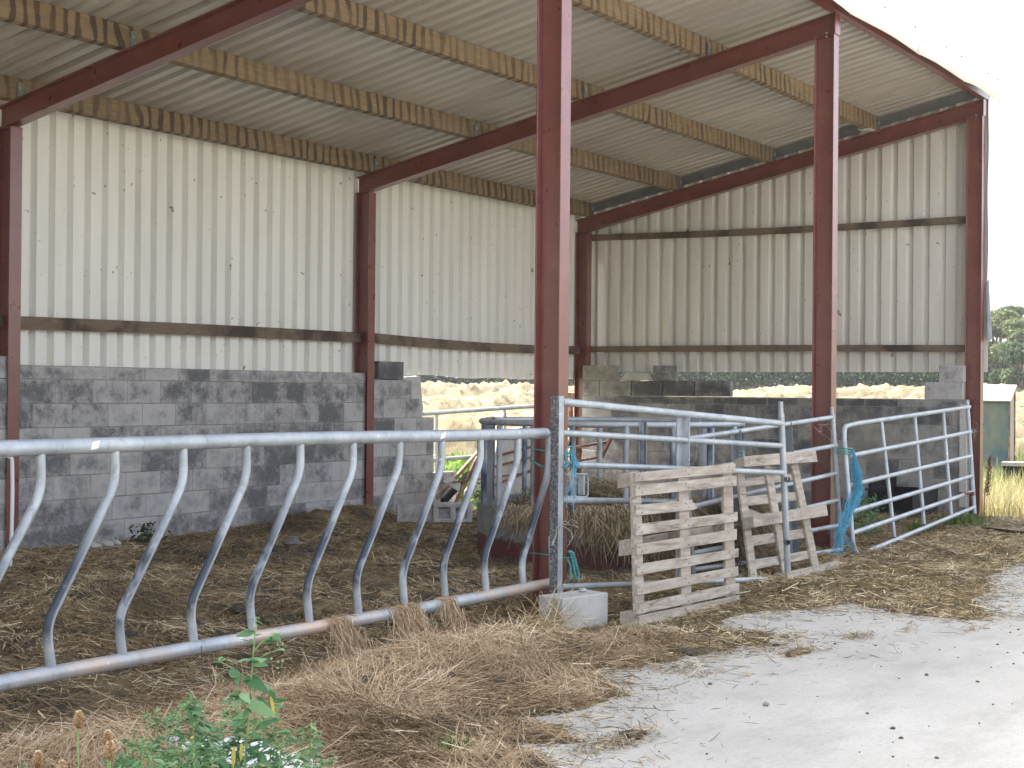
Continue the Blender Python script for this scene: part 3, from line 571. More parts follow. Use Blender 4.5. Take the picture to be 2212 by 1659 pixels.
# back and gable cladding
def cladding_y(x0, x1, zlo, y, mname, shallow=1.):
    n_ = max(1, round((x1-x0)/.2205)); pt = (x1-x0)/n_; pr = profile(n_, pt, .125, .022, .066*shallow); mb = MB(); vs = []
    for (u, h) in pr:
        x = x0+u; lo = zlo(x) if callable(zlo) else zlo
        for z in np.linspace(lo, rooflow(y)-.0, 6): vs.append((x, y+h, z))
    k = 6; mb.add(vs, [(i*k+j, (i+1)*k+j, (i+1)*k+j+1, i*k+j+1) for i in range(len(pr)-1) for j in range(k-1)], 0, .5)
    o = mb.build('wall_cladding', mname, barn); q = o.modifiers.new('s', 'SOLIDIFY'); q.thickness = .001; q.offset = 1; return o
cladding_y(-2*L-.1, -.02, 1.60, D+.012, 'clad'); cladding_y(-.02+.0005, L, 1.55, D+.012, 'clad')
cladding_y(L+.0005, G+.13, lambda x: 1.715+.012*math.sin(x*4)-.02*math.exp(-((x-8.2)/.9)**2), D+.012, 'clad', .85)
def cladding_x(y0, y1, zlo, x):
    n_ = round((y1-y0)/.215); pt = (y1-y0)/n_; pr = profile(n_, pt, .118, .024, .055); mb = MB(); vs = []
    for (u, h) in pr:
        y = y0+u
        for z in np.linspace(zlo, rooflow(y)-.0, 7): vs.append((x+h, y, z))
    k = 7; mb.add(vs, [(i*k+j, i*k+j+1, (i+1)*k+j+1, (i+1)*k+j) for i in range(len(pr)-1) for j in range(k-1)], 0, .5)
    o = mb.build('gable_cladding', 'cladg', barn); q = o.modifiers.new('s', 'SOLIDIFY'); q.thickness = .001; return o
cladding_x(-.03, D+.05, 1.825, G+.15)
cladding_x_left = None
# horizontal sheeting rails
def rail(pts, w_, h_, name='sheeting_rail', m_='rail'):
    mb = MB(); P = [np.array(p, float) for p in pts]; vs = []
    for p in P:
        vs += [p+np.array(q) for q in ((-w_[0]/2, -w_[1]/2, -h_/2), (w_[0]/2, w_[1]/2, -h_/2), (w_[0]/2, w_[1]/2, h_/2), (-w_[0]/2, -w_[1]/2, h_/2))]
    k = len(P); mb.add(vs, [(i*4+j, i*4+(j+1) % 4, (i+1)*4+(j+1) % 4, (i+1)*4+j) for i in range(k-1) for j in range(4)]+[(3, 2, 1, 0), (4*k-4, 4*k-3, 4*k-2, 4*k-1)], 0, .5)
    return mb.build(name, m_, barn)
for (x0, x1, z0, z1, sg) in ((-2*L, -L-.0, 2.12, 2.12, 0), (-L+.01, -.01, 2.12, 2.12, 0), (.01, L-.01, 2.115, 2.15, -.01), (L+.01, G-.01, 2.16, 2.14, .035)):
    rail([(x0+(x1-x0)*t, D-.035, z0+(z1-z0)*t-sg*math.sin(math.pi*t)) for t in np.linspace(0, 1, 9)], (0, .075), .115)
for z0, z1, sg, h_ in ((3.80, 3.78, -.03, .085), (2.155, 2.125, .01, .085)):
    rail([(G+.108, D-.02+(0.06-D)*t, z0+(z1-z0)*t+sg*math.sin(math.pi*t)) for t in np.linspace(0, 1, 9)], (.075, 0), h_)
# galvanised verge angle above the gable rafter, corner trim
mb = MB(); y0, y1 = 0.02, D
for (xa, xb, lo, hi) in ((G+.075, G+.085, .075, RU-.002),):
    mb.hexa([(xa, y0, ztop(y0)+lo), (xb, y0, ztop(y0)+lo), (xb, y1, ztop(y1)+lo), (xa, y1, ztop(y1)+lo), (xa, y0, ztop(y0)+hi), (xb, y0, ztop(y0)+hi), (xb, y1, ztop(y1)+hi), (xa, y1, ztop(y1)+hi)])
mb.build('verge_angle', 'gsteel', barn)
mb = MB(); vs = []
for z in np.linspace(2.22, ztop(0)+.05, 14):
    k = max(0, 1-(z-2.22)/.75); wv = .006*math.sin(z*5)
    vs += [(G+.10-.0*k, -.03-.035*k+wv, z), (G+.205, -.036-.02*k+wv, z), (G+.207, .10, z)]
mb.add(vs, [(i*3+j, i*3+j+1, (i+1)*3+j+1, (i+1)*3+j) for i in range(13) for j in range(2)])
o = mb.build('corner_trim', 'white', barn); q = o.modifiers.new('s', 'SOLIDIFY'); q.thickness = .0015
mb = MB(); mb.add([(G+.03, -.055, 2.25), (G+.09, -.10, 2.24), (G+.10, -.06, 2.24), (G+.095, -.012, 2.95), (G+.105, -.045, 3.0)], [(0, 1, 4, 3), (1, 2, 4)])
o = mb.build('bent_trim_end', 'gsteel', barn); q = o.modifiers.new('s', 'SOLIDIFY'); q.thickness = .002
mb = MB(); yv = 1.42; c = aX(1858, 268, G-.28); mb.box((c[0]-.09, yv-.06, ztop(yv)-.018), (c[0]+.09, yv+.10, ztop(yv)-.002)); tag(mb.build('timber_offcut', 'slab', barn), None)

# ------------------------------------------------------------------ block walls
def blockwall(name, courses, axis, face, thick, z0=0., hgt=.225, mname='block', seed=1):
    """courses: list of (u0, u1[, height]) from the floor up; face = plane coordinate of the inner face"""
    mb = MB(); mb.ax = axis; z = z0; rr = random.Random(seed); org = None; s_ = 1 if thick > 0 else -1
    for ci, cs in enumerate(courses):
        u0, u1 = cs[0], cs[1]; h = cs[2] if len(cs) > 2 else hgt; u = u0; first = True
        g = .0045
        # mortar core
        def bx(ua, ub, za, zb, fa, fb, mi, var):
            lo, hi = min(fa, fb), max(fa, fb)
            if axis == 'x': mb.box((ua, lo, za), (ub, hi, zb), mi, var)
            else: mb.box((lo, ua, za), (hi, ub, zb), mi, var)
        bx(u0+.004, u1-.004, z, z+h, face+.004*s_, face+thick-.004*s_, 1, .5)
        st = .45 if ci % 2 == 0 else .225; st += rr.uniform(-.03, .03)
        while u < u1-.02:
            e = min(u+st, u1); e = u1 if u1-e < .05 else e
            j = rr.uniform(-.003, .003); zt = z+h-g-rr.uniform(0, .002); bx(u+(0 if first else g/2), e-g/2*(e < u1), z+.001, zt, face+j, face+thick-j, 0, rr.random())
            u = e; st = .45+rr.uniform(-.012, .012); first = False
        z += h
    me_o = np.array((courses[0][0], face, z0) if axis == 'x' else (face, courses[0][0], z0), float)
    return mb.build(name, [mname, 'mortar'], origin=me_o, bevel=.004)
WF = D-.15
full = lambda a, b_: [(a, b_)]*7+[(a, b_, .125)]
o = blockwall('block_wall', full(.055, L-.03), 'x', WF, .10, seed=3, z0=.03); tag(o, 'long grey concrete block wall with half height top course behind the feed barrier', 'wall', 'block walls of the barn')
o = blockwall('block_wall', [(-L*2, -.0)]*7+[(-L*2, -.02, .20)], 'x', WF-.02, .10, seed=4, z0=.03); tag(o, 'block wall left of the leftmost back post, cut off by the picture edge', 'wall', 'block walls of the barn')
XR = lambda px, py: float(aY(px, py, WF)[0])
o = blockwall('block_wall', [(L+.10, 7.15), (L+.10, 7.05), (L+.10, 6.56), (L+.10, 6.56), (L+.10, 6.56), (L+.10, 6.26), (L+.10, 6.09)], 'x', WF, .10, seed=8, z0=.03, hgt=.2325); tag(o, 'short block wall with stepped broken end beside the open gap', 'wall', 'block walls of the barn')
GX = G-.17
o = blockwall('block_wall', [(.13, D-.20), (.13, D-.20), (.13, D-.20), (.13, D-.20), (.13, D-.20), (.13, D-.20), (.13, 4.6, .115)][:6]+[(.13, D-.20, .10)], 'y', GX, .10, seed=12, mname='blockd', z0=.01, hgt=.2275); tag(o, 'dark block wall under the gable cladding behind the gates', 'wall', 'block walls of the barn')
GT = .01+.2275*6+.10
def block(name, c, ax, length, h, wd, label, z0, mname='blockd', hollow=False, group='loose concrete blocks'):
    """block with its base centre at c, long axis ax"""
    ax = np.array((*ax, 0.)); ax /= np.linalg.norm(ax); ay = np.array((-ax[1], ax[0], 0.)); mb = MB(); var = random.random()
    c = np.array((c[0], c[1], z0+h/2))
    if not hollow: mb.obox(c, ax*length/2, ay*wd/2, (0, 0, h/2), 0, var)
    else:      # two square holes through its width
        t = .045; mb.obox(c+(0, 0, h/2-t/2), ax*length/2, ay*wd/2, (0, 0, t/2), 0, var); mb.obox(c-(0, 0, h/2-t/2), ax*length/2, ay*wd/2, (0, 0, t/2), 0, var)
        mb.obox(c+ay*wd*.0, ax*(length/2-.01), ay*.01, (0, 0, h/2-t-.001), 0, var)
        for q, ww in ((-length/2+.03, .03), (0, .03), (length/2-.03, .03)): mb.obox(c+ax*q, ax*ww, ay*(wd/2-.002), (0, 0, h/2-t), 0, var)
    return tag(mb.build(name, mname, origin=(c[0], c[1], z0), bevel=.006), label, 'block', group)
# loose top course on the gable wall
ys = [float(aX(x, 838, GX)[1]) for x in (1258, 1295, 1363, 1432, 1500, 1578)]
labs = ['short half block first in the loose course, against the corner post', 'loose grey block second from the corner post in the top course', 'loose grey block in the middle of the top course under the split stone', 'loose grey block fourth in the course, under the end-on block', 'pale ended loose block last in the course beside the gap']
for i in range(5):
    a, b_ = ys[i+1], ys[i]; block('concrete_block', (GX+.05-.012*(i % 2), (a+b_)/2), (0, 1), abs(a-b_)-.012, .215, .10, labs[i], GT+.001+(.004 if i > 2 else 0))
ZT2 = GT+.222
y0, y1 = float(aX(1258, 800, GX)[1]), float(aX(1330, 800, GX)[1]); block('concrete_block', (GX+.055, (y0+y1)/2), (0, 1), abs(y1-y0), .215, .105, 'squared block on top of the course beside the corner post', ZT2)
y0, y1 = float(aX(1413, 800, GX)[1]), float(aX(1447, 800, GX)[1]); block('concrete_block', (GX+.09, (y0+y1)/2), (1, .12), .30, .21, abs(y1-y0), 'end-on block standing on the course under the cladding edge', ZT2, 'block')
mb = MB(); y0, y1 = float(aX(1342, 815, GX)[1]), float(aX(1412, 815, GX)[1])
mb.hexa([(GX-.01, y1, ZT2), (GX-.01, y0, ZT2), (GX+.12, y0, ZT2), (GX+.12, y1, ZT2), (GX+.03, y1+.08, ZT2+.12), (GX+.01, y0-.06, ZT2+.13), (GX+.10, y0-.05, ZT2+.12), (GX+.10, y1+.06, ZT2+.09)])
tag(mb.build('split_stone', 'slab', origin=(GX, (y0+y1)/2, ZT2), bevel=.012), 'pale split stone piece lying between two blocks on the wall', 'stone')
y0, y1 = float(aX(1997, 840, GX)[1]), float(aX(2080, 840, GX)[1]); block('concrete_block', (GX+.05, (y0+y1)/2), (0, 1), abs(y1-y0), .215, .10, 'grey block resting on the wall end beside the right corner post', GT+.001, 'block')
y0, y1 = float(aX(2028, 800, GX)[1]), float(aX(2082, 800, GX)[1]); block('concrete_block', (GX+.05, (y0+y1)/2), (0, 1), abs(y1-y0), .215, .10, 'grey block topmost of the two stacked by the right corner post', GT+.218, 'block')
# top block of the stepped wall, stood crosswise
block('concrete_block', (L+.10+.33, WF+.07), (1, 0), .50, .215, .20, 'dark topped block laid on the stepped wall beside the middle back post', .03+.2325*7+.001, 'blockd')
mb = MB(); pr = [aY(x, y, WF+.16) for x, y in ((868, 815), (908, 812), (910, 840), (914, 880), (912, 905), (914, 930), (914, 1000), (868, 1000))]
mb.prism(pr, (0, .07, 0)); tag(mb.build('broken_slab', 'slab', origin=(pr[0][0], WF+.16, 0)), 'pale broken concrete slab edge standing behind the stepped block wall', 'slab')
# floor blocks by the gap
p = aZ(905, 1137); block('concrete_block', (p[0]+.05, p[1]+.10), (.62, -.78), .40, .20, .2, 'plain grey block on the pen floor left of the hollow one', .045, 'block')
p = aZ(982, 1139); block('concrete_block', (p[0]+.10, p[1]+.10), (.60, -.80), .44, .215, .20, 'hollow concrete block with two holes on the pen floor', .05, 'block', True)
p = aZ(1215, 1366); block('concrete_block', (p[0]+.5*.44*.97+.5*.215*.21, p[1]-.5*.44*.21+.5*.215*.97), (.97, -.21), .44, .215, .215, 'pale concrete block on the ground propping the gate end by the tall post', 0., 'slab')
c0 = p
mb = MB(); lumpy(mb, (c0[0]+.36, c0[1]+.06, .225), .03, .5); tag(mb.build('stone_chip', 'slab', origin=(c0[0]+.36, c0[1]+.06, .215), smooth=True), 'small stone chip lying on top of the pale prop block', 'stone')
mb = MB(); c = aZ(630, 1222); lumpy(mb, (c[0], c[1], float(Hf(c[0], c[1]))+.04), .07, .8); tag(mb.build('stone', 'blockd', origin=(c[0], c[1], 0), smooth=True), 'round grey stone lying in the bedding behind the fence bars', 'stone')
for i, (x, y, r) in enumerate(((205, 1198, .06), (232, 1195, .075), (250, 1190, .05))):
    mb = MB(); c = aZ(x, y); lumpy(mb, (c[0], c[1], float(Hf(c[0], c[1]))+.03), r, .7); tag(mb.build('rubble', 'slab', origin=(c[0], c[1], 0), smooth=True), ['smallish pale rubble lump left of the others below the block wall', 'largest pale rubble lump at the foot of the block wall', 'smallest pale rubble lump on the right at the wall foot'][i], 'rubble', 'rubble at the wall foot')

# ------------------------------------------------------------------ slanted feed barrier
FY = -.10
fb = empty('feed_barrier', (-2.6, FY, 0), 'long galvanised slant bar feed barrier in front of the bedding', 'feed barrier')
ztp = lambda x: 1.272-.004*(x+5)+.004*math.sin(x*1.6); zbt = lambda x: .262-.006*(x+5)+.006*math.sin(x*1.3+1)
mb = MB(); mb.tube([(x, FY, ztp(x)) for x in np.linspace(-9.6, -.40, 40)], .0365, 16); tr = mb.build('top_rail', 'galv', fb, smooth=True)
for q in (-4.38, -1.65):
    mb = MB(); x = q; mb.obox((x, FY-.0375, ztp(x)+.004), (.022, 0, .004), (0, .002, 0), (.004, 0, .017)); mb.build('reflective_patch', 'white', tr)
mb = MB(); mb.tube([(x, FY, zbt(x)) for x in np.linspace(-9.6, -.25, 40)], .036, 16); mb.build('bottom_rail', 'galvrust', fb, smooth=True)
tops = [-4.66-.435*k for k in range(9, 0, -1)]+[-4.66, -4.23, -3.79, -3.34, -2.92, -2.47, -2.04, -1.61, -1.19, -.75]
for x in tops:
    b0 = x-.365+random.uniform(-.012, .012); j = random.uniform(-.015, .015)
    pts = arcpts([(x, FY, ztp(x)-.02), (x+.008, FY, 1.085+j), (b0-.035, FY, .475+j), (b0, FY, zbt(b0)+.01)], .075, 6)
    mb = MB(); mb.tube(pts, .0225, 12); mb.build('slanted_bar', 'galvbar', fb, smooth=True)
x = -.36; mb = MB(); mb.tube(arcpts([(x, FY-.0, ztp(x)-.02), (x, FY, .98), (x-.33, FY, .42), (x-.31, FY, zbt(x-.3)+.01)], .075, 6), .0235, 12); mb.build('slanted_bar', 'galvbar', fb, smooth=True)
for dx in (-.50, -.59): 
    mb = MB(); mb.tube([(dx+.30-.02, FY+.02, .75 if dx > -.55 else .55), (dx+.30, FY+.02, zbt(dx)+.0)], .008, 8); mb.build('tie_rod', 'galv', fb, smooth=True)
# little white pipe at the left edge
mb = MB(); pts = [aY(x, y, 4.9) for x, y in ((-60, 984), (18, 985), (26, 990), (27, 1060), (25, 1158), (22, 1230))]; mb.tube(arcpts(pts, .04), .016, 8); tag(mb.build('water_pipe', 'white', origin=(pts[-1][0], 4.9, 0), smooth=True), 'thin white pipe with a bent top in front of the left block wall', 'pipe')

# ------------------------------------------------------------------ gates
def seg(mb, a, b_, r, k=12): mb.tube([a, b_], r, k)
# gate A
ga = empty('field_gate', (1.2, -.3, 0), 'galvanised gate tied to the tall front post, its far end lower', 'gate', 'galvanised tube gates')
YL, YRr = -.25, -.62
GA = lambda x, y: (lambda n_: hit(x, y, (-.55, YL, 0), n_))(np.array((YRr-YL, -(2.75+.55), 0)))
lx = 1203
mb = MB(); a, b_ = GA(1197, 856), GA(1197, 1284); dx = np.array((1, 0, 0))
mb.obox((a+b_)/2+dx*.0, (.006, 0, 0), (0, .028, 0), (0, 0, (a[2]-b_[2])/2)); mb.build('end_angle_web', 'speck', ga)
mb = MB(); mb.obox((a+b_)/2+np.array((.035, -.022, 0)), (.035, 0, 0), (0, .006, 0), (0, 0, (a[2]-b_[2])/2+.002)); mb.build('end_angle_face', 'galv', ga)
for (l, r_, rr_) in ((868, 915, .026), (935, 963, .022), (1003, 1021, .022), (1080, 1084, .021), (1268, 1251, .021)):
    xr = {1080: 1480, 1268: 1655}.get(l, 1690)
    mb = MB(); mb.tube([GA(1213, l), GA((1213+xr)/2, (l+r_)/2), GA(xr, r_)], rr_, 12); mb.build('rail', 'galv', ga, smooth=True)
mb = MB(); p = [GA(1686, 868), GA(1687, 893)]; mb.tube(p, .021, 12); mb.tube([GA(1687, 893), GA(1687.5, 899), GA(1702, 1243)], [.026, .026, .026], 12); up_ = mb.build('end_post', 'galv', ga, smooth=True)
for y in (1034, 1169): 
    mb = MB(); c = GA(1697, y); mb.tube([c+np.array((0, 0, 0)), c+np.array((-.10, -.06, 0))], .022, 10, cap=False); mb.build('hinge_eye', 'galvd', up_, smooth=True)
mb = MB(); t0, t1 = GA(1465, 897), GA(1484, 1250); c = (t0+t1)/2+np.array((0, .0, 0)); mb.obox(c+(0, .03, 0), (.045, 0, 0), (0, .004, 0), (0, 0, abs(t0[2]-t1[2])/2)); mb.obox(c+(.045, 0, 0), (.004, 0, 0), (0, .032, 0), (0, 0, abs(t0[2]-t1[2])/2+.001)); mb.build('brace_channel', 'galv', ga)
mb = MB()
q = [GA(*k) for k in ((1218, 1024), (1267, 1024), (1270, 1030), (1270, 1068), (1267, 1073), (1218, 1073))]; mb.tube(q, .006, 6)
mb.obox(GA(1262, 1048)+(0, .02, 0), (.012, 0, 0), (0, .02, 0), (0, 0, .065)); mb.build('latch_frame', 'galv', ga)
# gate B
gb = empty('field_gate', (3.6, 0, 0), 'galvanised gate tied to the middle front post, half hidden behind both pallets', 'gate', 'galvanised tube gates')
GB = lambda x, y: hit(x, y, (2.0, .02, 0), (-.13, -3.1, 0))
for (xl, yl, xr, yr) in ((1478, 949, 1800, 901), (1478, 1022, 1806, 962), (1480, 1098, 1808, 1022), (1486, 1160, 1811, 1080), (1492, 1196, 1815, 1134), (1496, 1231, 1818, 1187)):
    mb = MB(); mb.tube([GB(xl, yl), GB(xr, yr)], .0215, 12); mb.build('rail', 'galv', gb, smooth=True)
mb = MB(); mb.tube([GB(1797, 880), GB(1797.5, 896)], .018, 12); mb.tube([GB(1798, 896), GB(1817, 1202)], .026, 12); mb.build('end_post', 'galv', gb, smooth=True)
mb = MB(); mb.tube([GB(1479, 940), GB(1497, 1242)], .024, 12); mb.build('end_post', 'galvd', gb, smooth=True)
for (xt, yt, xb, yb) in ((1588, 928, 1608, 1250), (1699, 912, 1716, 1216)):
    mb = MB(); a, b_ = GB(xt, yt), GB(xb, yb); ax = (a-b_)/2
    mb.obox((a+b_)/2+(0, .028, 0), (.05, 0, 0), (0, .003, 0), ax); mb.obox((a+b_)/2+(.05, .0, 0), (.003, 0, 0), (0, .032, 0), ax); mb.build('brace_channel', 'galvd', gb)
# gate C
gc = empty('field_gate', (7.6, -.2, 0), 'seven bar galvanised gate with rounded corners leaning on the right corner post', 'gate', 'galvanised tube gates')
def GC(x, y):
    # plane through left foot, right foot and leaning back at the top
    p0 = aZ(1850, 1198); p1 = np.array(aY(2103, 1108, -.20)); p2 = aY(1836, 915, -.16); nn_ = np.cross(p1-p0, p2-p0); return hit(x, y, p0, nn_)
mb = MB(); pts = [GC(*q) for q in ((2094, 879), (1850, 915), (1824, 922), (1823, 945), (1836, 1100), (1842, 1175), (1850, 1197), (1862, 1200), (1874, 1194))]
mb.tube(arcpts(pts, .10, 6), .0245, 12); mb.build('outer_tube', 'galv', gc, smooth=True)
for (xl, yl, xr, yr) in ((1830, 986, 2096, 933), (1834, 1049, 2098, 985), (1838, 1106, 2100, 1028), (1841, 1152, 2102, 1062), (1877, 1190, 2104, 1096)):
    mb = MB(); mb.tube([GC(xl, yl), GC(xr, yr)], .0235, 12); mb.build('rail', 'galv', gc, smooth=True)
for (xt, yt, xb, yb) in ((1903, 905, 1932, 1160), (1975, 893, 1996, 1132), (2037, 885, 2055, 1115)):
    mb = MB(); mb.tube([GC(xt, yt), GC(xb, yb)], .0205, 12); mb.build('upright', 'galv', gc, smooth=True)
mb = MB(); mb.tube([GC(2089, 866), GC(2090, 876)], .02, 10); mb.tube([GC(2090, 876), GC(2105, 1110)], .026, 12); mb.build('end_post', 'galv', gc, smooth=True)
mb = MB(); c = GC(2082, 1066); mb.tube([c+(0, .05, 0), c+(-.03, -.10, .005)], .016, 8); mb.tube([c+(-.03, -.10, .005), c+(-.035, -.13, .006)], .025, 8); mb.build('latch_pin', 'rust', gc)
# far gate outside the back gap
gd = empty('field_gate', (8.9, 6.6, 0), 'plain galvanised rail gate seen outside through the gap in the back wall', 'gate', 'galvanised tube gates')
BY = 6.6
for a, b_ in (((905, 894), (1215, 873)), ((905, 996), (1300, 965))):
    mb = MB(); p, q = aY(*a, BY), aY(*b_, BY); mb.tube([p, q], .03, 12); mb.build('rail', 'galvd', gd, smooth=True)
for a, b_ in (((943, 890), (942, 1040)), ((1090, 880), (1090, 1040)), ((1212, 872), (1212, 1030))):
    mb = MB(); mb.tube([aY(*a, BY), aY(*b_, BY)], .025, 10); mb.build('upright', 'galvd', gd, smooth=True)

# ------------------------------------------------------------------ round cattle feeder
FC = np.array((3.16, 1.36)); FRD = 1.19; ZR = 1.255; ZS = .52
rf = empty('ring_feeder', (*FC, 0), 'round galvanised cattle feeder with a red and grey skirt, full of hay', 'feeder')
cp = lambda a, r, z: (FC[0]+r*math.cos(a), FC[1]+r*math.sin(a), z)
va = math.atan2(CAM[1]-FC[1], CAM[0]-FC[0])      # split plates where the photo shows them
for k in range(3):
    a0 = va+.22+k*2*math.pi/3+.025; a1 = va+.22+(k+1)*2*math.pi/3-.025
    mb = MB(); mb.tube([cp(a, FRD, ZR) for a in np.linspace(a0, a1, 30)], .027, 12); mb.build('top_ring', 'galv', rf, smooth=True)
    for a in (a0, a1):
        mb = MB(); rad = np.array((math.cos(a), math.sin(a), 0)); tg = np.array((-rad[1], rad[0], 0)); c = np.array(cp(a, FRD, 0))
        mb.obox(c+(0, 0, (ZR+.03+.5)/2), tg*.004, rad*.03, (0, 0, (ZR+.03-.5)/2)); mb.build('joint_plate', 'galvd', rf)
nb = 18
for k in range(nb):
    a = va+.09+k*2*math.pi/nb+random.uniform(-.03, .03)
    mb = MB(); mb.tube([cp(a, FRD, ZR), cp(a, FRD, ZS-.1)], .0255, 10); mb.build('feeder_bar', 'rub' if k % 3 else 'galv', rf, smooth=True)
mb = MB(); ns = 64; vs = []
for i in range(ns):
    a = 2*math.pi*i/ns
    for (r_, z) in ((FRD+.03, .0), (FRD+.03, ZS), (FRD+.012, ZS+.012), (FRD+.0, ZS), (FRD+.0, .0)): vs.append(cp(a, r_+.006*math.sin(a*7), z+.008*math.sin(a*5)))
mb.add(vs, [(i*5+j, ((i+1) % ns)*5+j, ((i+1) % ns)*5+j+1, i*5+j+1) for i in range(ns) for j in range(4)]); mb.build('skirt', 'skirt', rf, smooth=True)
# hay in and over the feeder
def haymound(x, y):
    r = np.hypot(x-FC[0], y-FC[1])/1.1; return .30+.28*np.clip(1-r*r, 0, 1)*(.6+.8*fbm(x, y, 2.2, 5, 3))+.05*fbm(x, y, 6, 6, 2)
o = grid('feeder_hay', FC[0]-1.15, FC[0]+1.15, FC[1]-1.15, FC[1]+1.15, 60, 60, haymound, 'muck', kind='stuff', keep=lambda x, y: np.hypot(x-FC[0], y-FC[1]) < 1.14)
tag(o, 'packed brown hay filling the round cattle feeder')
k = 26000; a = rng.uniform(0, 6.283, k); r_ = 1.14*np.sqrt(rng.random(k)); x, y = FC[0]+r_*np.cos(a), FC[1]+r_*np.sin(a); z = haymound(x, y)+rng.exponential(.02, k); b2 = fbm(x, y, 1.5, 8, 2)*14
dv = np.stack([np.cos(b2+rng.normal(0, .6, k)), np.sin(b2+rng.normal(0, .6, k)), rng.normal(0, .3, k)], -1)
P_ = [np.stack([x, y, z], -1)]; D_ = [dv]; L_ = [rng.lognormal(math.log(.14), .4, k)]; B_ = [rng.normal(0, .3, k)]
# wisps hanging down the skirt toward the viewer
for (ac, wd_, zr, zd, k) in ((.10, .22, ZS+.06, .33, 4200), (-.12, .10, ZS+.06, .18, 1300), (.42, .22, ZS+.1, .55, 7500), (.75, .15, ZS+.08, .60, 5200), (.98, .16, ZS+.06, .35, 4200), (1.25, .2, ZS+.05, .3, 3000), (-.5, .2, ZS+.05, .12, 1000)):
    a = va+rng.normal(ac, wd_*.55, k); h_ = rng.random(k)**1.3; zz = zr-h_*zd*rng.uniform(.5, 1.1, k); rr_ = FRD+.03+.11*np.sin(np.clip(h_, 0, 1)*2.4)+rng.normal(0, .022, k)+.04
    P_.append(np.stack([FC[0]+rr_*np.cos(a), FC[1]+rr_*np.sin(a), zz], -1))
    w2_ = 1.1*(fbm(a*6, zz*3, 1.5, 12, 2)-.35); D_.append(np.stack([np.cos(a)*.25+rng.normal(0, .42, k)-np.sin(a)*w2_, np.sin(a)*.25+rng.normal(0, .42, k)+np.cos(a)*w2_, -np.ones(k)*.9], -1)); L_.append(rng.lognormal(math.log(.13), .4, k)); B_.append(rng.normal(-.1, .3, k))
P_, D_, L_, B_ = map(np.concatenate, (P_, D_, L_, B_)); k = len(P_); low = P_[:, 2]-L_ < .02; L_[low] = np.maximum(P_[low, 2]-.02, .03)
tag(strips('hanging_hay', 'hay', P_, D_, rng.normal(0, 1, (k, 3)), L_, rng.uniform(.003, .006, k), B_, np.clip(fbm(P_[:, 0]*3, P_[:, 2]*2, 2, 4, 3)*rng.uniform(.1, 1.9, k), 0, 1)), 'loose hay spilling over the rim of the round feeder', kind='stuff')
# hay bunched over the bottom rail of the feed barrier
P_, D_, L_ = [], [], []
for (xc, wd_, k, top) in ((-2.62, .06, 700, 0), (-2.02, .075, 1300, 0), (-1.58, .045, 700, 0), (-3.72, .012, 12, .1), (-1.95, .03, 300, .05), (-1.62, .03, 200, -.1)):
    h_ = rng.random(k); x = xc+rng.normal(0, wd_, k)*(.7+h_*.8)+h_*.10; y = FY-.045-.06*h_+rng.normal(0, .012, k); z = zbt(xc)+.03-h_*.22+top*.3+rng.normal(0, .012, k)
    P_.append(np.stack([x, y, z], -1)); D_.append(np.stack([rng.normal(.15, .25, k), rng.normal(-.12, .2, k), -np.ones(k)], -1)); L_.append(rng.uniform(.05, .16, k))
    k = k//4; an = rng.uniform(-.3, 1.9, k); x = xc+rng.normal(0, wd_, k); P_.append(np.stack([x, FY-.043*np.sin(an), zbt(xc)+.042*np.cos(an)], -1)); D_.append(np.stack([rng.normal(0, .35, k), -np.cos(an), -np.sin(an)], -1)); L_.append(rng.uniform(.03, .07, k))
P_, D_, L_ = map(np.concatenate, (P_, D_, L_)); k = len(P_); L_ = np.minimum(L_, np.maximum(P_[:, 2]-.03, .03))
tag(strips('draped_hay', 'straw_heap', P_, D_, rng.normal(0, 1, (k, 3)), L_, rng.uniform(.002, .0045, k), rng.normal(0, .3, k), np.clip(rng.normal(.55, .25, k), 0, 1)), 'wisps of hay draped over the bottom rail of the feed barrier', kind='stuff')

# ------------------------------------------------------------------ pallets
def board(mb, q, thick, nrm, var=None, mi=0):
    """board from four front-face corners (lt, rt, rb, lb) pushed back by thick along nrm"""
    q = [np.array(p, float) for p in q]; nrm = np.array(nrm)*thick; lt, rt, rb, lb = q
    mb.hexa([lb, rb, rb+nrm, lb+nrm, lt, rt, rt+nrm, lt+nrm], mi, var)
def nails(mb, pts, nrm, r=.0065):
    for p in pts: mb.tube([np.array(p)-np.array(nrm)*.0015, np.array(p)+np.array(nrm)*.001], r, 6, 1)
def onplane(p0, nn_): return lambda x, y: hit(x, y, p0, nn_)
p1 = empty('pallet', (.4, -.75, 0), 'slatted grey wooden pallet with a broken third slat leaning on the gate', 'pallet', 'wooden pallets')
n1 = np.array((0, 1, -.16)); n1 /= np.linalg.norm(n1); PP = onplane((0, -.80, 0), n1)
rows = [(1021.5, 1041, 1001, 1021), (1049, 1071.6, 1027, 1049), (1091, 1114, 1071, 1090), (1132.5, 1157, 1105.6, 1126), (1176, 1199.6, 1142, 1165.5), (1219, 1243.6, 1184, 1203), (1263, 1286, 1223, 1243.6), (1303, 1326.6, 1259, 1281), (1330, 1353, 1285, 1307)]
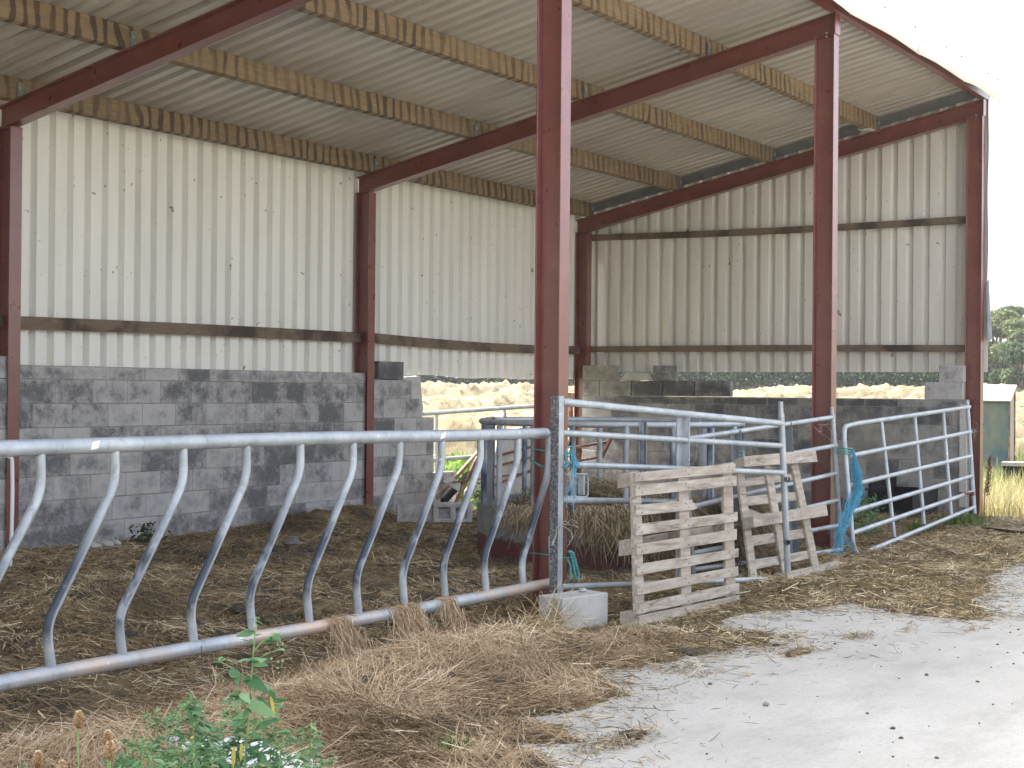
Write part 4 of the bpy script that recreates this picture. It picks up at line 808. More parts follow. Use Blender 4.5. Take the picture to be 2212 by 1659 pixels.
for i, (a, b_, c_, d_) in enumerate(rows):
    mb = MB(); xl = 1373+i*.9+random.uniform(-1, 1); xr = 1589+i*1.1+random.uniform(-1.5, 1.5)
    if i == 2:
        y1t, y1b = a+(c_-a)*.57, b_+(d_-b_)*.57; board(mb, [PP(xl, a), PP(1497, y1t), PP(1500, y1t+9), PP(xl, b_)], .02, n1)
        mb2 = [PP(1497, y1t), PP(1506, y1t+14), PP(1508, y1b), PP(xl, b_)]
        mb.v = []; mb.f = []; mb.m = []; mb.var = []
        pr = [PP(xl, b_), PP(1497, y1b+1), PP(1509, y1b-3), PP(1500, y1t+13), PP(1502, y1t+8), PP(1496, y1t+5), PP(1497, y1t), PP(xl, a)]; mb.prism(pr, n1*.02)
    else: board(mb, [PP(xl, a), PP(xr, c_), PP(xr, d_), PP(xl, b_)], .02, n1)
    for fx in (1383, 1484, 1578):
        if i == 2 and fx > 1500: continue
        t = (fx-xl)/(xr-xl); ya, yb = a+(c_-a)*t, b_+(d_-b_)*t
        nails(mb, [PP(fx-3, ya+.3*(yb-ya)), PP(fx+4, ya+.72*(yb-ya))], n1)
    mb.build('slat', ['pallet', 'nail'], p1, bevel=.002)
off = n1*.0205
for (xa, xb, k) in ((1371, 1390, 0), (1471, 1492, 0), (1567, 1587, 0)):
    mb = MB(); yt = 1021+(1001-1021)*(xa-1373)/216; yb = 1352-45*(xa-1380)/218; e = 4
    board(mb, [PP(xa, yt)+off, PP(xb, yt-1.5)+off, PP(xb+9, yb-6)+off, PP(xa+9, yb-2)+off], .022, n1); mb.build('stringer', 'pallet', p1, bevel=.002)
off2 = n1*.045
for (ya, yb, s_) in ((1019, 1050, 0), (1163, 1197, 1), (1318, 1350, 2)):
    for xc in (1374, 1476, 1573):
        t = (xc-1374)/216.; sh = -t*(20, 36, 46)[s_]; xo = s_*3.2
        mb = MB(); board(mb, [PP(xc+xo, ya+sh)+off2, PP(xc+19+xo, ya+sh-3)+off2, PP(xc+19+xo, yb+sh-3)+off2, PP(xc+xo, yb+sh)+off2], .078, n1); mb.build('spacer_block', 'pallet', p1, bevel=.003)
    xo = s_*3.2; sh = -(20, 36, 46)[s_]; o3 = n1*.1235
    mb = MB(); board(mb, [PP(1374+xo, ya)+o3, PP(1590+xo, ya+sh)+o3, PP(1590+xo, yb+sh)+o3, PP(1374+xo, yb)+o3], .02, n1); mb.build('bottom_board', 'pallet', p1, bevel=.002)
# second pallet, seen from its underside
p2 = empty('pallet', (2.9, -.7, 0), 'wooden pallet seen from its underside, leaning on the gate by the middle post', 'pallet', 'wooden pallets')
n2 = np.array((0, 1, -.30)); n2 /= np.linalg.norm(n2); Q0 = onplane((0, -.64, 0), n2)
sx_ = lambda X_, Y_: Q0((2550+X_/2.458)*.54, (1750+Y_/2.458)*.54)+np.array((0, .009, .03))
for (lt, rt, rb, lb) in (((1060, 222), (1762, 155), (1782, 270), (1065, 325)), ((1150, 808), (1866, 690), (1885, 800), (1155, 920)), ((1480, 1362), (1985, 1240), (1997, 1350), (1492, 1458))):
    mb = MB(); board(mb, [sx_(*lt), sx_(*rt), sx_(*rb), sx_(*lb)], .02, n2)
    for t in (.06, .24, .5, .62, .93):
        for h_ in (.3, .72): p = (1-h_)*((1-t)*sx_(*lt)+t*sx_(*rt))+h_*((1-t)*sx_(*lb)+t*sx_(*rb)); nails(mb, [p], n2)
    mb.build('bottom_board', ['pallet', 'nail'], p2, bevel=.002)
    o_ = n2*.0205
    for t in (.0, .46, .92):
        e = .075; f_ = lambda u: [(1-u)*sx_(*lt)+u*sx_(*rt)+o_, (1-u-e)*sx_(*lt)+(u+e)*sx_(*rt)+o_, (1-u-e)*sx_(*lb)+(u+e)*sx_(*rb)+o_, (1-u)*sx_(*lb)+u*sx_(*rb)+o_]
        mb = MB(); board(mb, f_(t), .078, n2); mb.build('spacer_block', 'pallet', p2, bevel=.003)
o_ = n2*.099
for (xt, yt, xb, yb) in ((1080, 215, 1245, 1440), (1350, 190, 1560, 1400), (1605, 165, 1850, 1330)):
    mb = MB(); wv = 62; board(mb, [sx_(xt, yt)+o_-n2*.0, sx_(xt+wv, yt-6)+o_, sx_(xb+wv, yb-8)+o_, sx_(xb, yb)+o_], .022, n2); mb.build('stringer', 'pallet', p2, bevel=.002)
o_ = n2*.1215
for k, (yl, yr, h_) in enumerate(((215, 165, 90), (410, 345, 78), (585, 530, 95), (770, 700, 60), (975, 895, 105), (1215, 1110, 95), (1400, 1270, 85))):
    mb = MB(); xs0 = 1075+yl*.14; board(mb, [sx_(xs0, yl)+o_, sx_(xs0+590, yr)+o_, sx_(xs0+600, yr+h_*.85)+o_, sx_(xs0+12, yl+h_)+o_], .018, n2); mb.build('slat', 'pallet', p2, bevel=.002)
# bits of broken wood behind
mb = MB(); a, b_ = sx_(1310, 715), sx_(1440, 770); mb.obox((a+b_)/2+n2*.2, (b_-a)/2, (0, .01, .0), (0, .01, .035)); tag(mb.build('wood_splinter', 'pallet', origin=a), 'pale broken wood splinter behind the underside-out pallet', 'wood')
# rusty trough piece seen through the first pallet
mb = MB(); P = [GB(*q)+(-.05, .12, 0) for q in ((1484, 1128), (1592, 1110), (1594, 1150), (1560, 1185), (1490, 1165))]; mb.prism(P, (0, .02, 0)); tag(mb.build('rusty_plate', 'rust', origin=P[3]), 'rust red metal plate standing behind the slatted pallet', 'metal plate')

# ------------------------------------------------------------------ ropes, twine and wire
def rope(mb, pts, r, sub=4, jit=0.):
    P = arcpts(pts, .05, sub); P = [p+rng.normal(0, jit, 3) if jit else p for p in P]; mb.tube(P, r, 6)
mb = MB(); X0 = -PH-.012
rope(mb, [(PH+.02, -.02, 1.10), (-PH-.01, -.015, 1.10), (-PH-.015, PW+.01, 1.13), (-.2, .0, 1.12), (-.40, -.20, 1.11), (-.44, -.30, 1.10)], .006)
rope(mb, [(-PH-.015, PW+.01, 1.05), (-.22, .03, 1.01), (-.40, -.18, 1.03), (-.50, -.31, 1.03), (-.42, -.30, 1.06), (-.38, -.30, 1.04)], .0075)
rope(mb, [GA(1212, 1003)+(0, -.04, 0), GA(1205, 968)+(0, -.06, 0), GA(1224, 962)+(0, -.05, 0), GA(1222, 985)+(0, -.05, 0)], .006)
tag(mb.build('tie_rope', 'teal', origin=(-.2, 0, 1.0)), 'teal rope loops tying the gate to the tall front post', 'rope', 'teal ropes on the tall post')
mb = MB()
rope(mb, [(-PH-.02, PW, .40), (-.25, .0, .42), (-.42, -.22, .42), (-.38, -.32, .43)], .006)
rope(mb, [GA(1214, 1190)+(0, -.05, 0), GA(1221, 1192)+(0, -.06, 0), GA(1230, 1225)+(0, -.06, 0), GA(1238, 1246)+(0, -.05, 0), GA(1232, 1250)+(0, -.04, 0), GA(1226, 1225)+(0, -.05, 0), GA(1219, 1192)+(0, -.05, 0)], .009)
rope(mb, [GA(1212, 1208)+(0, -.05, 0), GA(1218, 1218)+(0, -.05, 0), GA(1219, 1250)+(0, -.05, 0)], .007)
tag(mb.build('tie_rope', 'teal', origin=(-.4, -.3, .2)), 'teal rope hanging in a loop at the foot of the tall front post', 'rope', 'teal ropes on the tall post')
def tassel(name, anchor, ends, n_, r, label, sp=.02, mname='blue'):
    mb = MB()
    for i in range(n_):
        a = np.array(anchor[0])+rng.normal(0, .006, 3); P = [a]
        for q in anchor[1:]: P.append(np.array(q)+rng.normal(0, sp, 3))
        e = np.array(ends)+rng.normal(0, sp*1.6, 3); stop = rng.integers(max(2, len(P)-1), len(P)+1); P = P[:stop]
        if stop == len(anchor): P.append(e)
        mb.tube(arcpts(P, .05, 3), r, 4)
    return tag(mb.build(name, mname, origin=anchor[-1]), label, 'twine', 'bright blue baler twine')
tassel('baler_twine', [GA(1218, 975)+(0, -.05, 0), GA(1228, 1005)+(0, -.06, 0), GA(1220, 1040)+(0, -.05, 0)], GA(1219, 1083)+(0, -.05, 0), 26, .0022, 'bright blue frayed twine bunched on the tall post gate', .016)
C_ = lambda x, y: GC(x, y)+np.array((0, -.05, 0))
tassel('baler_twine', [C_(1832, 972), C_(1839, 1030), C_(1843, 1060), C_(1828, 1092), C_(1812, 1125), C_(1803, 1150)], C_(1800, 1188), 80, .0016, 'long bright blue twine tassel hanging from the rounded gate end', .034)
mb = MB(); 
for dz in (0, .03, .055): rope(mb, [GC(1822, 968+dz*200)+(-.05, -.035, 0), GC(1834, 969+dz*200)+(.03, -.035, 0), GC(1834, 969+dz*200)+(.03, .035, 0), GC(1822, 968+dz*200)+(-.06, .05, 0), GC(1822, 968+dz*200)+(-.05, -.035, 0)], .007)
tag(mb.build('tie_rope', 'teal', origin=GC(1828, 972)), 'teal rope wound round the top of the rounded gate end', 'rope')
def wires(label, start, n_, ln, r=.0013):
    mb = MB()
    for i in range(n_):
        p = np.array(start[0], float); P = [p]; d = rng.normal(0, 1, 3); d[1] -= .4
        for k in range(7): d = d*.75+rng.normal(0, .8, 3); d[2] -= .15; p = p+d/np.linalg.norm(d)*ln*.6/7; P.append(p)
        mb.tube(arcpts(P, .03, 2), r, 4)
    tag(mb.build('loose_wire', 'wire', origin=start[0]), label, 'wire', 'loose wire and twine ends')
wires('pale tangled twine ends beside the latch of the left gate', [GA(1214, 1020)+(0, -.05, 0), GA(1205, 1022)+(0, -.05, 0)], 14, .33)
wires('pale twine tied round the angle end low on the left gate', [GA(1200, 1128)+(0, -.045, 0), GA(1212, 1128)+(0, -.045, 0)], 5, .30, .0025)
wires('thin wire curls dangling in front of the middle post', [GB(1768, 918)+(0, -.03, 0), GB(1790, 905)+(0, -.03, 0), GB(1775, 935)+(0, -.03, 0)], 6, .40)
wires('fine wire curls hanging behind the left gate brace', [GB(1500, 960)+(0, -.03, 0), GB(1560, 975)+(0, -.03, 0)], 7, .30)
wires('thin wire strands sticking out by the right corner post', [GC(2100, 935), GC(2101, 960)], 7, .45)
k = 260; c = c0+np.array((-.10, .02, .05)); P_ = c+rng.normal(0, 1, (k, 3))*(.10, .07, .05); P_[:, 2] = np.abs(P_[:, 2])
dv = rng.normal(0, 1, (k, 3)); dv[:, 2] = np.abs(dv[:, 2])*.5
tag(strips('twig_tangle', 'straw_yard', P_, dv, rng.normal(0, 1, (k, 3)), rng.uniform(.08, .25, k), rng.uniform(.003, .005, k), rng.normal(0, .5, k), rng.uniform(.5, 1, k)), 'tangle of pale dead stems against the prop block', kind='stuff')

# ------------------------------------------------------------------ debris in the back gap
def plank(pa, pb, w_, th, label, mname='board', Ya=5.6, Yb=5.9, name='plank', cat='plank', group='scrap leaning in the back gap'):
    mb = MB(); a, b_ = aY(*pa, Ya), aY(*pb, Yb); ax = (b_-a)/2; u = ax/np.linalg.norm(ax); sd_ = np.cross(u, (0, 1, .1)); sd_ /= np.linalg.norm(sd_); nn_ = np.cross(u, sd_)
    mb.obox((a+b_)/2, ax, sd_*w_/2, nn_*th/2); return tag(mb.build(name, mname, origin=min((a, b_), key=lambda q: q[2]), bevel=.003), label, cat, group)
plank((945, 1075), (1062, 945), .055, .03, 'thick brown plank leaning steeply across the gap, uppermost of the scrap', Ya=5.2)
plank((955, 1085), (1062, 975), .10, .04, 'black tarred board leaning right under the brown plank', 'black', Ya=5.15, Yb=5.8)
plank((980, 1095), (1030, 990), .06, .02, 'narrow rusty strip standing upright in the gap scrap', 'rust', Ya=4.9, Yb=5.4, name='metal_strip', cat='metal strip')
plank((975, 1042), (1150, 1020), .022, .012, 'thin rusty bar crossing level behind the feeder bars', 'rust', Ya=5.0, Yb=5.4, name='metal_bar', cat='metal bar')
mb = MB(); P = [aY(x, y, 5.5) for x, y in ((1010, 1060), (1068, 985), (1080, 930), (1157, 920), (1160, 1085), (1060, 1100), (1005, 1098))]; mb.prism(P, (0, .05, 0)); tag(mb.build('sheet_panel', 'slab', origin=P[-1]), 'pale grey sheet panel standing behind the left side of the feeder', 'panel')
for (a, b_) in (((1075, 985), (1160, 962)), ((1060, 1010), (1160, 985)), ((1065, 1050), (1160, 1010))):
    plank(a, b_, .03, .012, {985: 'rusty bar uppermost on the pale panel behind the feeder', 1010: 'rusty bar midway down the pale panel behind the feeder', 1050: 'rusty bar lowest on the pale panel behind the feeder'}[a[1]], 'rust', Ya=5.42, Yb=5.42, name='metal_bar', cat='metal bar')
mb = MB(); P = [aY(x, y, 5.05) for x, y in ((958, 1040), (976, 1028), (996, 1045), (992, 1062))]; mb.prism(P, (0, .012, 0)); tag(mb.build('plate_scrap', 'slab', origin=P[3]), 'small pale diamond of board stuck in the gap scrap', 'board')
# rusty old frame leaning by the corner post
rg = empty('iron_hurdle', aZ(1290, 1050), 'rusty angle iron hurdle leaning by the corner post behind the feeder', 'hurdle')
for (a, b_, w_) in (((1407, 1009), (1525, 0), 0), ):
    pass
def rb(a, b_, Ya, Yb, w_=.035):
    mb = MB(); p, q = aY(*a, Ya), aY(*b_, Yb); ax = (q-p)/2; u = ax/np.linalg.norm(ax); s_ = np.cross(u, (0, 1, 0)); s_ /= np.linalg.norm(s_)
    mb.obox((p+q)/2, ax, s_*w_/2, (0, .004, 0)); mb.obox((p+q)/2+s_*w_/2+(0, .015, 0), ax, s_*.003, (0, .018, 0)); mb.build('frame_bar', 'rust', rg)
SX = lambda X_, Y_: ((2200+X_/3.686)*.54, (1550+Y_/3.686)*.54)
rb(SX(780, 1020), SX(1110, 340), 5.0, 5.5, .05); rb(SX(300, 900), SX(900, 800), 5.2, 5.2, .03); rb(SX(690, 640), SX(1000, 595), 5.3, 5.3, .025); rb(SX(270, 860), SX(400, 660), 5.1, 5.4, .045); rb(SX(430, 1085), SX(760, 1030), 5.0, 5.0, .02); rb(SX(250, 710), SX(480, 660), 5.4, 5.4, .02)
mb = MB(); mb.tube([aY(*SX(300, 160), 6.4), aY(*SX(320, 900), 6.4)], .04, 6); mb.box(aY(*SX(255, 150), 6.45)-(0, .02, .04), aY(*SX(380, 110), 6.45)+(0, .02, .03)); tag(mb.build('fence_post', 'rust', origin=aY(*SX(320, 900), 6.4)), 'rusty capped post outside the gap beside the corner post', 'post')
mb = MB(); c = aY(*SX(370, 1000), 5.6); lumpy(mb, c, .11, 1.2); tag(mb.build('stone', 'rust', origin=c-(0, 0, .1), smooth=True), 'rounded brown stone among the sunlit weeds by the corner post', 'stone')
mb = MB(); a, b_ = aY(*SX(300, 1215), 5.95), aY(*SX(1250, 1190), 5.95); mb.box((a[0], 5.90, .40), (GX, 6.0, .62)); tag(mb.build('concrete_kerb', 'slab', origin=(a[0], 5.95, .40)), 'pale concrete beam low across the gap behind the feeder', 'beam')
# black drinking trough by the right post
tr_ = empty('drinking_trough', (9.35, .75, 0), 'black drinking trough with an upright panel behind the right gate', 'trough')
mb = MB(); tx0, tx1, ty0, ty1, th_ = 8.95, 9.95, .42, .98, .36
mb.box((tx0, ty0, 0), (tx1, ty0+.02, th_)); mb.box((tx0, ty1-.02, 0), (tx1, ty1, th_)); mb.box((tx0, ty0+.02, 0), (tx0+.02, ty1-.02, th_)); mb.box((tx1-.02, ty0+.02, 0), (tx1, ty1-.02, th_)); mb.box((tx0+.02, ty0+.02, .22), (tx1-.02, ty1-.02, .24))
mb.box((tx0-.03, ty0-.03, th_), (tx1+.03, ty0+.02, th_+.02)); mb.box((tx0-.03, ty1-.02, th_), (tx1+.03, ty1+.03, th_+.02)); mb.build('basin', 'black', tr_, bevel=.006)
mb = MB(); mb.box((9.2, 1.02, .0), (10.15, 1.06, .50)); mb.build('back_panel', 'black', tr_, bevel=.004)
mb = MB(); p = aZ(2132, 1139, .012); pts = [aZ(*q_, .05) for q_ in ((2122, 1136), (2135, 1137), (2170, 1141), (2212, 1147), (2300, 1150))]; pts = [np.array((q_[0], q_[1], max(float(Hf(q_[0], q_[1])), 0)+.016)) for q_ in pts]; mb.tube(arcpts(pts, .3), .016, 8); tag(mb.build('hose', 'black', origin=p, smooth=True), 'black plastic hose lying on the ground right of the corner post', 'hose')
mb = MB(); c = aZ(940, 1560, .03); mb.obox(c, (.085, -.05, 0), (.018, .02, 0), (0, 0, .006)); tag(mb.build('rubber_strip', 'black', origin=c, bevel=.004), 'short black rubber strip lying on the front straw', 'strip')
# added pale strip standing for the block end return of the gable wall
mb = MB(); a = aX(2076, 870, GX-.02); mb.box((GX-.035, .13, .12), (GX-.012, .22, 1.42)); tag(mb.build('wall_end_strip', 'slab', origin=(GX, .2, .12)), 'narrow pale upright strip at the right end of the dark block wall', 'board')

# ------------------------------------------------------------------ white sack and weeds in the foreground
def sack(x, y):
    u, v = (x+4.70), (y+1.36); ca_, sa_ = .4, -.9; p = u*ca_+v*sa_; q = -u*sa_+v*ca_
    e = np.clip(1-(p/.40)**2-(q/.19)**2+.9*(fbm(x, y, 6, 3, 3)-.5), 0, 1); return np.maximum(Hf(x, y), 0)-.02+e**.6*(.02+.07*fbm(x, y, 7, 8, 3)+.10*np.abs(fbm(x, y, 14, 9, 2)-.5)*2*.8)
o = grid('plastic_sack', -5.4, -3.8, -2.0, -.5, 170, 150, sack, 'bag', kind=None) if False else None
X, Y = np.meshgrid(np.linspace(-5.3, -3.85, 170), np.linspace(-1.95, -.5, 150)); Z = sack(X, Y)
mb = MB(); nx = 170; i_, j_ = np.meshgrid(np.arange(nx-1), np.arange(149)); keep = Z[:-1, :-1]-np.maximum(Hf(X[:-1, :-1], Y[:-1, :-1]), 0) > -.012
mb.v = [tuple(p) for p in np.stack([X, Y, Z], -1).reshape(-1, 3)]; mb.var = [0.]*len(mb.v)
mb.f = [(j*nx+i, j*nx+i+1, (j+1)*nx+i+1, (j+1)*nx+i) for i, j in zip(i_[keep], j_[keep])]; mb.m = [0]*len(mb.f)
tag(mb.build('plastic_sack', 'bag', origin=(-4.55, -1.22, 0), smooth=True), 'crumpled white woven plastic sack under the green weeds', 'sack')
mb = MB(); c = aZ(690, 1600, .03); lumpy(mb, c, .018, .6); tag(mb.build('twine_scrap', 'blue', origin=c), 'tiny blue scrap of twine on the straw beside the white sack', 'scrap')

def leafset(parent, mname, pos, dv, ln, wd, rnd, name='leaves', bend=-.25):
    k = len(pos); up = np.tile((0, 0, 1.), (k, 1))+rng.normal(0, .35, (k, 3)); return strips(name, mname, pos, dv, up, ln, wd, np.full(k, bend)+rng.normal(0, .12, k), rnd, parent, segs=4, taper=(.15, .85, 1., .6, .05))
def weed(base, H, label, lean=(0, 0), nbr=10, leaf=.055, sp=.22, dens=1., group='green weeds in front', cat='weed', skip=.25):
    root = empty('weed_plant', base, label, cat, group); base = np.array(base, float); mb = MB(); Lp, Ld, Ll, Lw, Lr = [], [], [], [], []
    def stem(p0, p1, r0, sag=.0):
        P = []; 
        for t in np.linspace(0, 1, 7): P.append(p0+(p1-p0)*t+np.array((math.sin(t*3+p0[0]*9)*.015, math.cos(t*2.5+p0[1]*7)*.012, sag*math.sin(math.pi*t))))
        mb.tube(P, [r0*(1-.7*t) for t in np.linspace(0, 1, 7)], 6); return P
    top = base+np.array((lean[0], lean[1], H)); P = stem(base, top, .0055); arms = [(P, 1.)]
    for i in range(nbr):
        t = skip+(.92-skip)*(i+rng.random())/nbr; p0 = base+(top-base)*t; a = i*2.4+rng.normal(0, .4); l = sp*(1.15-t)*rng.uniform(.6, 1.25)
        p1 = p0+np.array((math.cos(a)*l, math.sin(a)*l, l*rng.uniform(.5, .95))); arms.append((stem(p0, p1, .003, .01), .6))
    for P, w_ in arms:
        k = max(6, int(np.linalg.norm(np.array(P[-1])-P[0])*190*dens))
        for q in range(k):
            t = rng.uniform(skip*.8 if w_ == 1 else .1, 1); idx = min(int(t*6), 5); p = P[idx]+(P[idx+1]-P[idx])*(t*6-idx); a = rng.uniform(0, 6.28)
            Lp.append(p); Ld.append((math.cos(a), math.sin(a), rng.uniform(-.35, .65))); s_ = leaf*(1.15-.75*t)*rng.uniform(.45, 1.2); Ll.append(s_); Lw.append(s_*rng.uniform(.28, .44)); Lr.append(rng.random())
        tip = np.array(P[-1])
        for q in range(int(34*dens)):      # small flower clusters at the tips
            Lp.append(tip+np.array((rng.normal(0, .008), rng.normal(0, .008), -rng.random()*.07))); Ld.append(rng.normal(0, 1, 3)); Ll.append(.010); Lw.append(.006); Lr.append(.88+rng.random()*.08)
    mb.build('stem', 'stem', root, smooth=True); leafset(root, 'leaf', np.array(Lp), np.array(Ld), np.array(Ll), np.array(Lw), np.array(Lr)); return root
def gp(px, depth, z=0.):      # ground point under a picture column at a given distance
    c = CAM+_f*depth+RT*(px-1106)/FOC*depth; return (c[0], c[1], z)
wt = weed(gp(505, 4.25), .90, 'tallest green weed rising in front of the feed barrier bars', lean=(.07, -.03), nbr=9, leaf=.10, sp=.26, dens=.30, skip=.42)
weed(gp(470, 4.35), .68, 'bushy green weed left of the tallest stem', lean=(-.04, .05), nbr=13, leaf=.06, sp=.24, dens=.9)
weed(gp(395, 4.5), .60, 'low leafy green weed in front of the left end of the white sack', lean=(-.05, .03), nbr=12, leaf=.055, sp=.22, dens=.9)
weed(gp(560, 4.4), .60, 'leafy green weed in front of the middle of the white sack', lean=(.05, -.02), nbr=12, leaf=.055, sp=.22, dens=.9)
weed(gp(640, 4.6), .54, 'green weed at the right end of the white sack', lean=(.04, -.02), nbr=10, leaf=.05, sp=.18, dens=.8)
weed(gp(320, 4.6), .52, 'green weed between the sack and the brown flower spikes', lean=(-.03, 0), nbr=10, leaf=.05, sp=.18, dens=.8)
weed(gp(250, 4.4), .44, 'small green weed tip behind the tallest flower spike', nbr=7, leaf=.06, sp=.14, dens=.6)
weed(gp(60, 4.4), .46, 'small green weed at the bottom left corner', nbr=6, leaf=.06, sp=.12, dens=.5)
weed(gp(430, 4.1), .60, 'leafy green weed nearest the viewer before the sack', lean=(0, .02), nbr=12, leaf=.065, sp=.24, dens=.8)
weed(gp(520, 4.5), .60, 'green weed just behind the tallest stem', lean=(.02, .02), nbr=12, leaf=.06, sp=.24, dens=.8)
weed(gp(600, 4.2), .56, 'green weed with spreading tips right of the tallest stem', lean=(.03, .0), nbr=11, leaf=.06, sp=.24, dens=.8)
weed(gp(350, 4.25), .56, 'green weed with spreading tips left of the clump centre', lean=(-.03, .0), nbr=11, leaf=.06, sp=.22, dens=.8)
weed(gp(450, 4.6), .60, 'green weed at the back of the clump over the sack', lean=(0, .02), nbr=13, leaf=.06, sp=.26, dens=.9)
weed(gp(290, 4.3), .50, 'green weed low left of the clump beside the spikes', lean=(0, .02), nbr=10, leaf=.055, sp=.2, dens=.8)
weed(gp(690, 4.9), .40, 'short green weed tip on the far right of the clump', nbr=6, leaf=.05, sp=.14, dens=.6)
for (px, py, dp, lab) in ((170, 1546, 4.0, 'tallest brown ribwort flower spike'), (233, 1588, 3.9, 'brown ribwort spike right of the tallest one'), (238, 1612, 3.75, 'fat brown ribwort spike overlapping the one behind it'), (82, 1633, 3.8, 'pale ribwort spike near the bottom left corner'), (134, 1654, 3.7, 'ribwort spike low beside the tallest stalk')):
    root = empty('ribwort_plant', gp(px, dp), lab, 'flower spike', 'ribwort flower spikes'); b0 = np.array(gp(px-4, dp)); tp = CAM+dp*ray(px, py)/(ray(px, py)@_f)
    mb = MB(); mb.tube([b0, b0+(tp-b0)*.5+(.012, .0, 0), tp-(0, 0, .03)], .0022, 6); mb.build('stem', 'stem', root, smooth=True)
    k = 420; th = rng.uniform(0, 6.28, k); zz = rng.random(k); r_ = .0085*np.sin(np.clip(zz, .06, .97)*math.pi)**.6*rng.uniform(.75, 1.15, k)
    pos = tp+np.stack([r_*np.cos(th), r_*np.sin(th), -.034+zz*.045], -1); dv = np.stack([np.cos(th), np.sin(th), np.full(k, .6)], -1)
    strips('seed_head', 'seed', pos, dv, rng.normal(0, 1, (k, 3)), np.full(k, .006), np.full(k, .0035), np.zeros(k), np.clip(zz*.5+rng.uniform(0, .5, k), 0, 1), root)
# drooping yellow leaves on the tallest weed
for q, dvv, l_, w_ in (((585, 1505), (.2, -.1, -1.), .05, .010), ((505, 1612), (0, 0, -1.), .06, .012), ((522, 1605), (.05, .1, -1), .05, .010)):
    strips('yellow_leaf', 'yleaf', np.array([CAM+4.2*ray(*q)]), np.array([dvv]), np.array([-_f]), np.array([l_]), np.array([w_]), np.array([.1]), np.array([.5]), wt, segs=4, taper=(.3, .9, 1., .7, .1))
# green shoots by wall, gates and gap
def tuft(px, py, n_, hgt, sp, label, mname='greengrass', Y=None, kindl='leafy'):
    c = aZ(px, py); k = n_; pos = np.stack([c[0]+rng.normal(0, sp, k), c[1]+rng.normal(0, sp*.5, k), np.maximum(Hf(c[0], c[1]), 0)*np.ones(k)], -1)
    if kindl == 'grass': dv = np.stack([rng.normal(0, .4, k), rng.normal(0, .4, k), np.ones(k)], -1); o = strips('grass_tuft', mname, pos, dv, rng.normal(0, 1, (k, 3)), rng.uniform(.4, 1.2, k)*hgt, rng.uniform(.004, .008, k), rng.normal(0, .4, k), rng.random(k), origin=(c[0], c[1], 0), taper=(1, .8, .1))
    else:
        hz = rng.random(k)*hgt; pos[:, 2] += hz; pos[:, :2] += rng.normal(0, sp*.3, (k, 2)); dv = np.stack([rng.normal(0, 1, k), rng.normal(0, 1, k), rng.normal(.2, .4, k)], -1)
        o = strips('weed_plant', mname, pos, dv, np.tile((0, 0, 1.), (k, 1))+rng.normal(0, .5, (k, 3)), rng.uniform(.03, .08, k), rng.uniform(.015, .03, k), rng.normal(-.2, .2, k), rng.random(k), origin=(c[0], c[1], 0), segs=3, taper=(.2, 1, .7, .05))
    return tag(o, label, kind='stuff')
tuft(1870, 1160, 420, .40, .13, 'leafy green weed growing behind the second gate bar from its rounded end', 'leaf')
tuft(318, 1185, 150, .20, .08, 'dim green weed at the foot of the left block wall', 'hedge')
tuft(1985, 1150, 260, .14, .10, 'green grass tuft under the middle of the right gate', kindl='grass')
tuft(2075, 1132, 700, .14, .28, 'wide green grass tuft at the right end of the gate foot', kindl='grass')
tuft(1040, 1108, 300, .32, .10, 'sunlit yellow green weed between the scrap and the feeder', 'sunleaf')
tuft(975, 1610+30, 60, .12, .05, 'small green shoot on the front straw', kindl='grass')
# weeds beyond the back wall gap (a mass)
k = 16000; x = rng.uniform(8.3, 13.0, k); y = rng.uniform(6.1, 8.2, k); z = rng.random(k)**1.2*.62*(.6+.6*fbm(x, y, 1.5, 3, 2)); pos = np.stack([x, y, z], -1); dv = np.stack([rng.normal(0, 1, k), rng.normal(0, 1, k), rng.normal(.3, .5, k)], -1)
tag(strips('nettle_bed', 'sunleaf', pos, dv, np.tile((0, 0, 1.), (k, 1))+rng.normal(0, .5, (k, 3)), rng.uniform(.04, .10, k), rng.uniform(.02, .045, k), rng.normal(-.2, .2, k), rng.random(k), segs=3, taper=(.2, 1, .7, .05)), 'sunlit green weeds growing just outside the back gap', kind='stuff')
# tall grass outside
def grassfield(name, label, n_, xr, yr, hgt, wd, cond, mname='grass', green=0.):
    x = rng.uniform(*xr, n_); y = rng.uniform(*yr, n_); q = cond(x, y) > rng.random(n_); x, y = x[q], y[q]; k = len(x)
    pos = np.stack([x, y, terrain(x, y)-.03], -1); h_ = hgt*(.45+.9*fbm(x, y, .6, 5, 2))*rng.uniform(.5, 1.3, k); dv = np.stack([rng.normal(0, .22, k), rng.normal(0, .22, k), np.ones(k)], -1)
    return tag(strips(name, mname, pos, dv, rng.normal(0, 1, (k, 3))*(1, 1, .1), h_, rng.uniform(.6, 1.4, k)*wd, rng.normal(0, .35, k), np.clip(fbm(x, y, .35, 7, 2)*1.1+rng.normal(-.1+green, .22, k), 0, 1), taper=(1, .8, .2)), label, kind='stuff')
grassfield('tall_grass', 'tall sunlit yellow grass right of the barn corner', 120000, (10.7, 30), (-4.5, 6.0), .50, .009, lambda x, y: np.clip(1.2-.035*x, .3, 1)*((y > -3.6+.0*x)))
grassfield('rough_grass', 'rough pale grass between the back gap and the hay field', 110000, (9, 34), (7.2, 22), .30, .010, lambda x, y: .9*np.ones_like(x))
grassfield('verge_grass', 'grass beyond the barn gable leading to the hay field', 90000, (28, 52), (-3, 14), .42, .016, lambda x, y: np.ones_like(x)*.9)
k = 60000; x = rng.uniform(28, 122, k); y = rng.uniform(-2, 85, k); q = fe(x, y); x, y = x[q], y[q]; k = len(x); a = rng.uniform(0, 6.28, k)
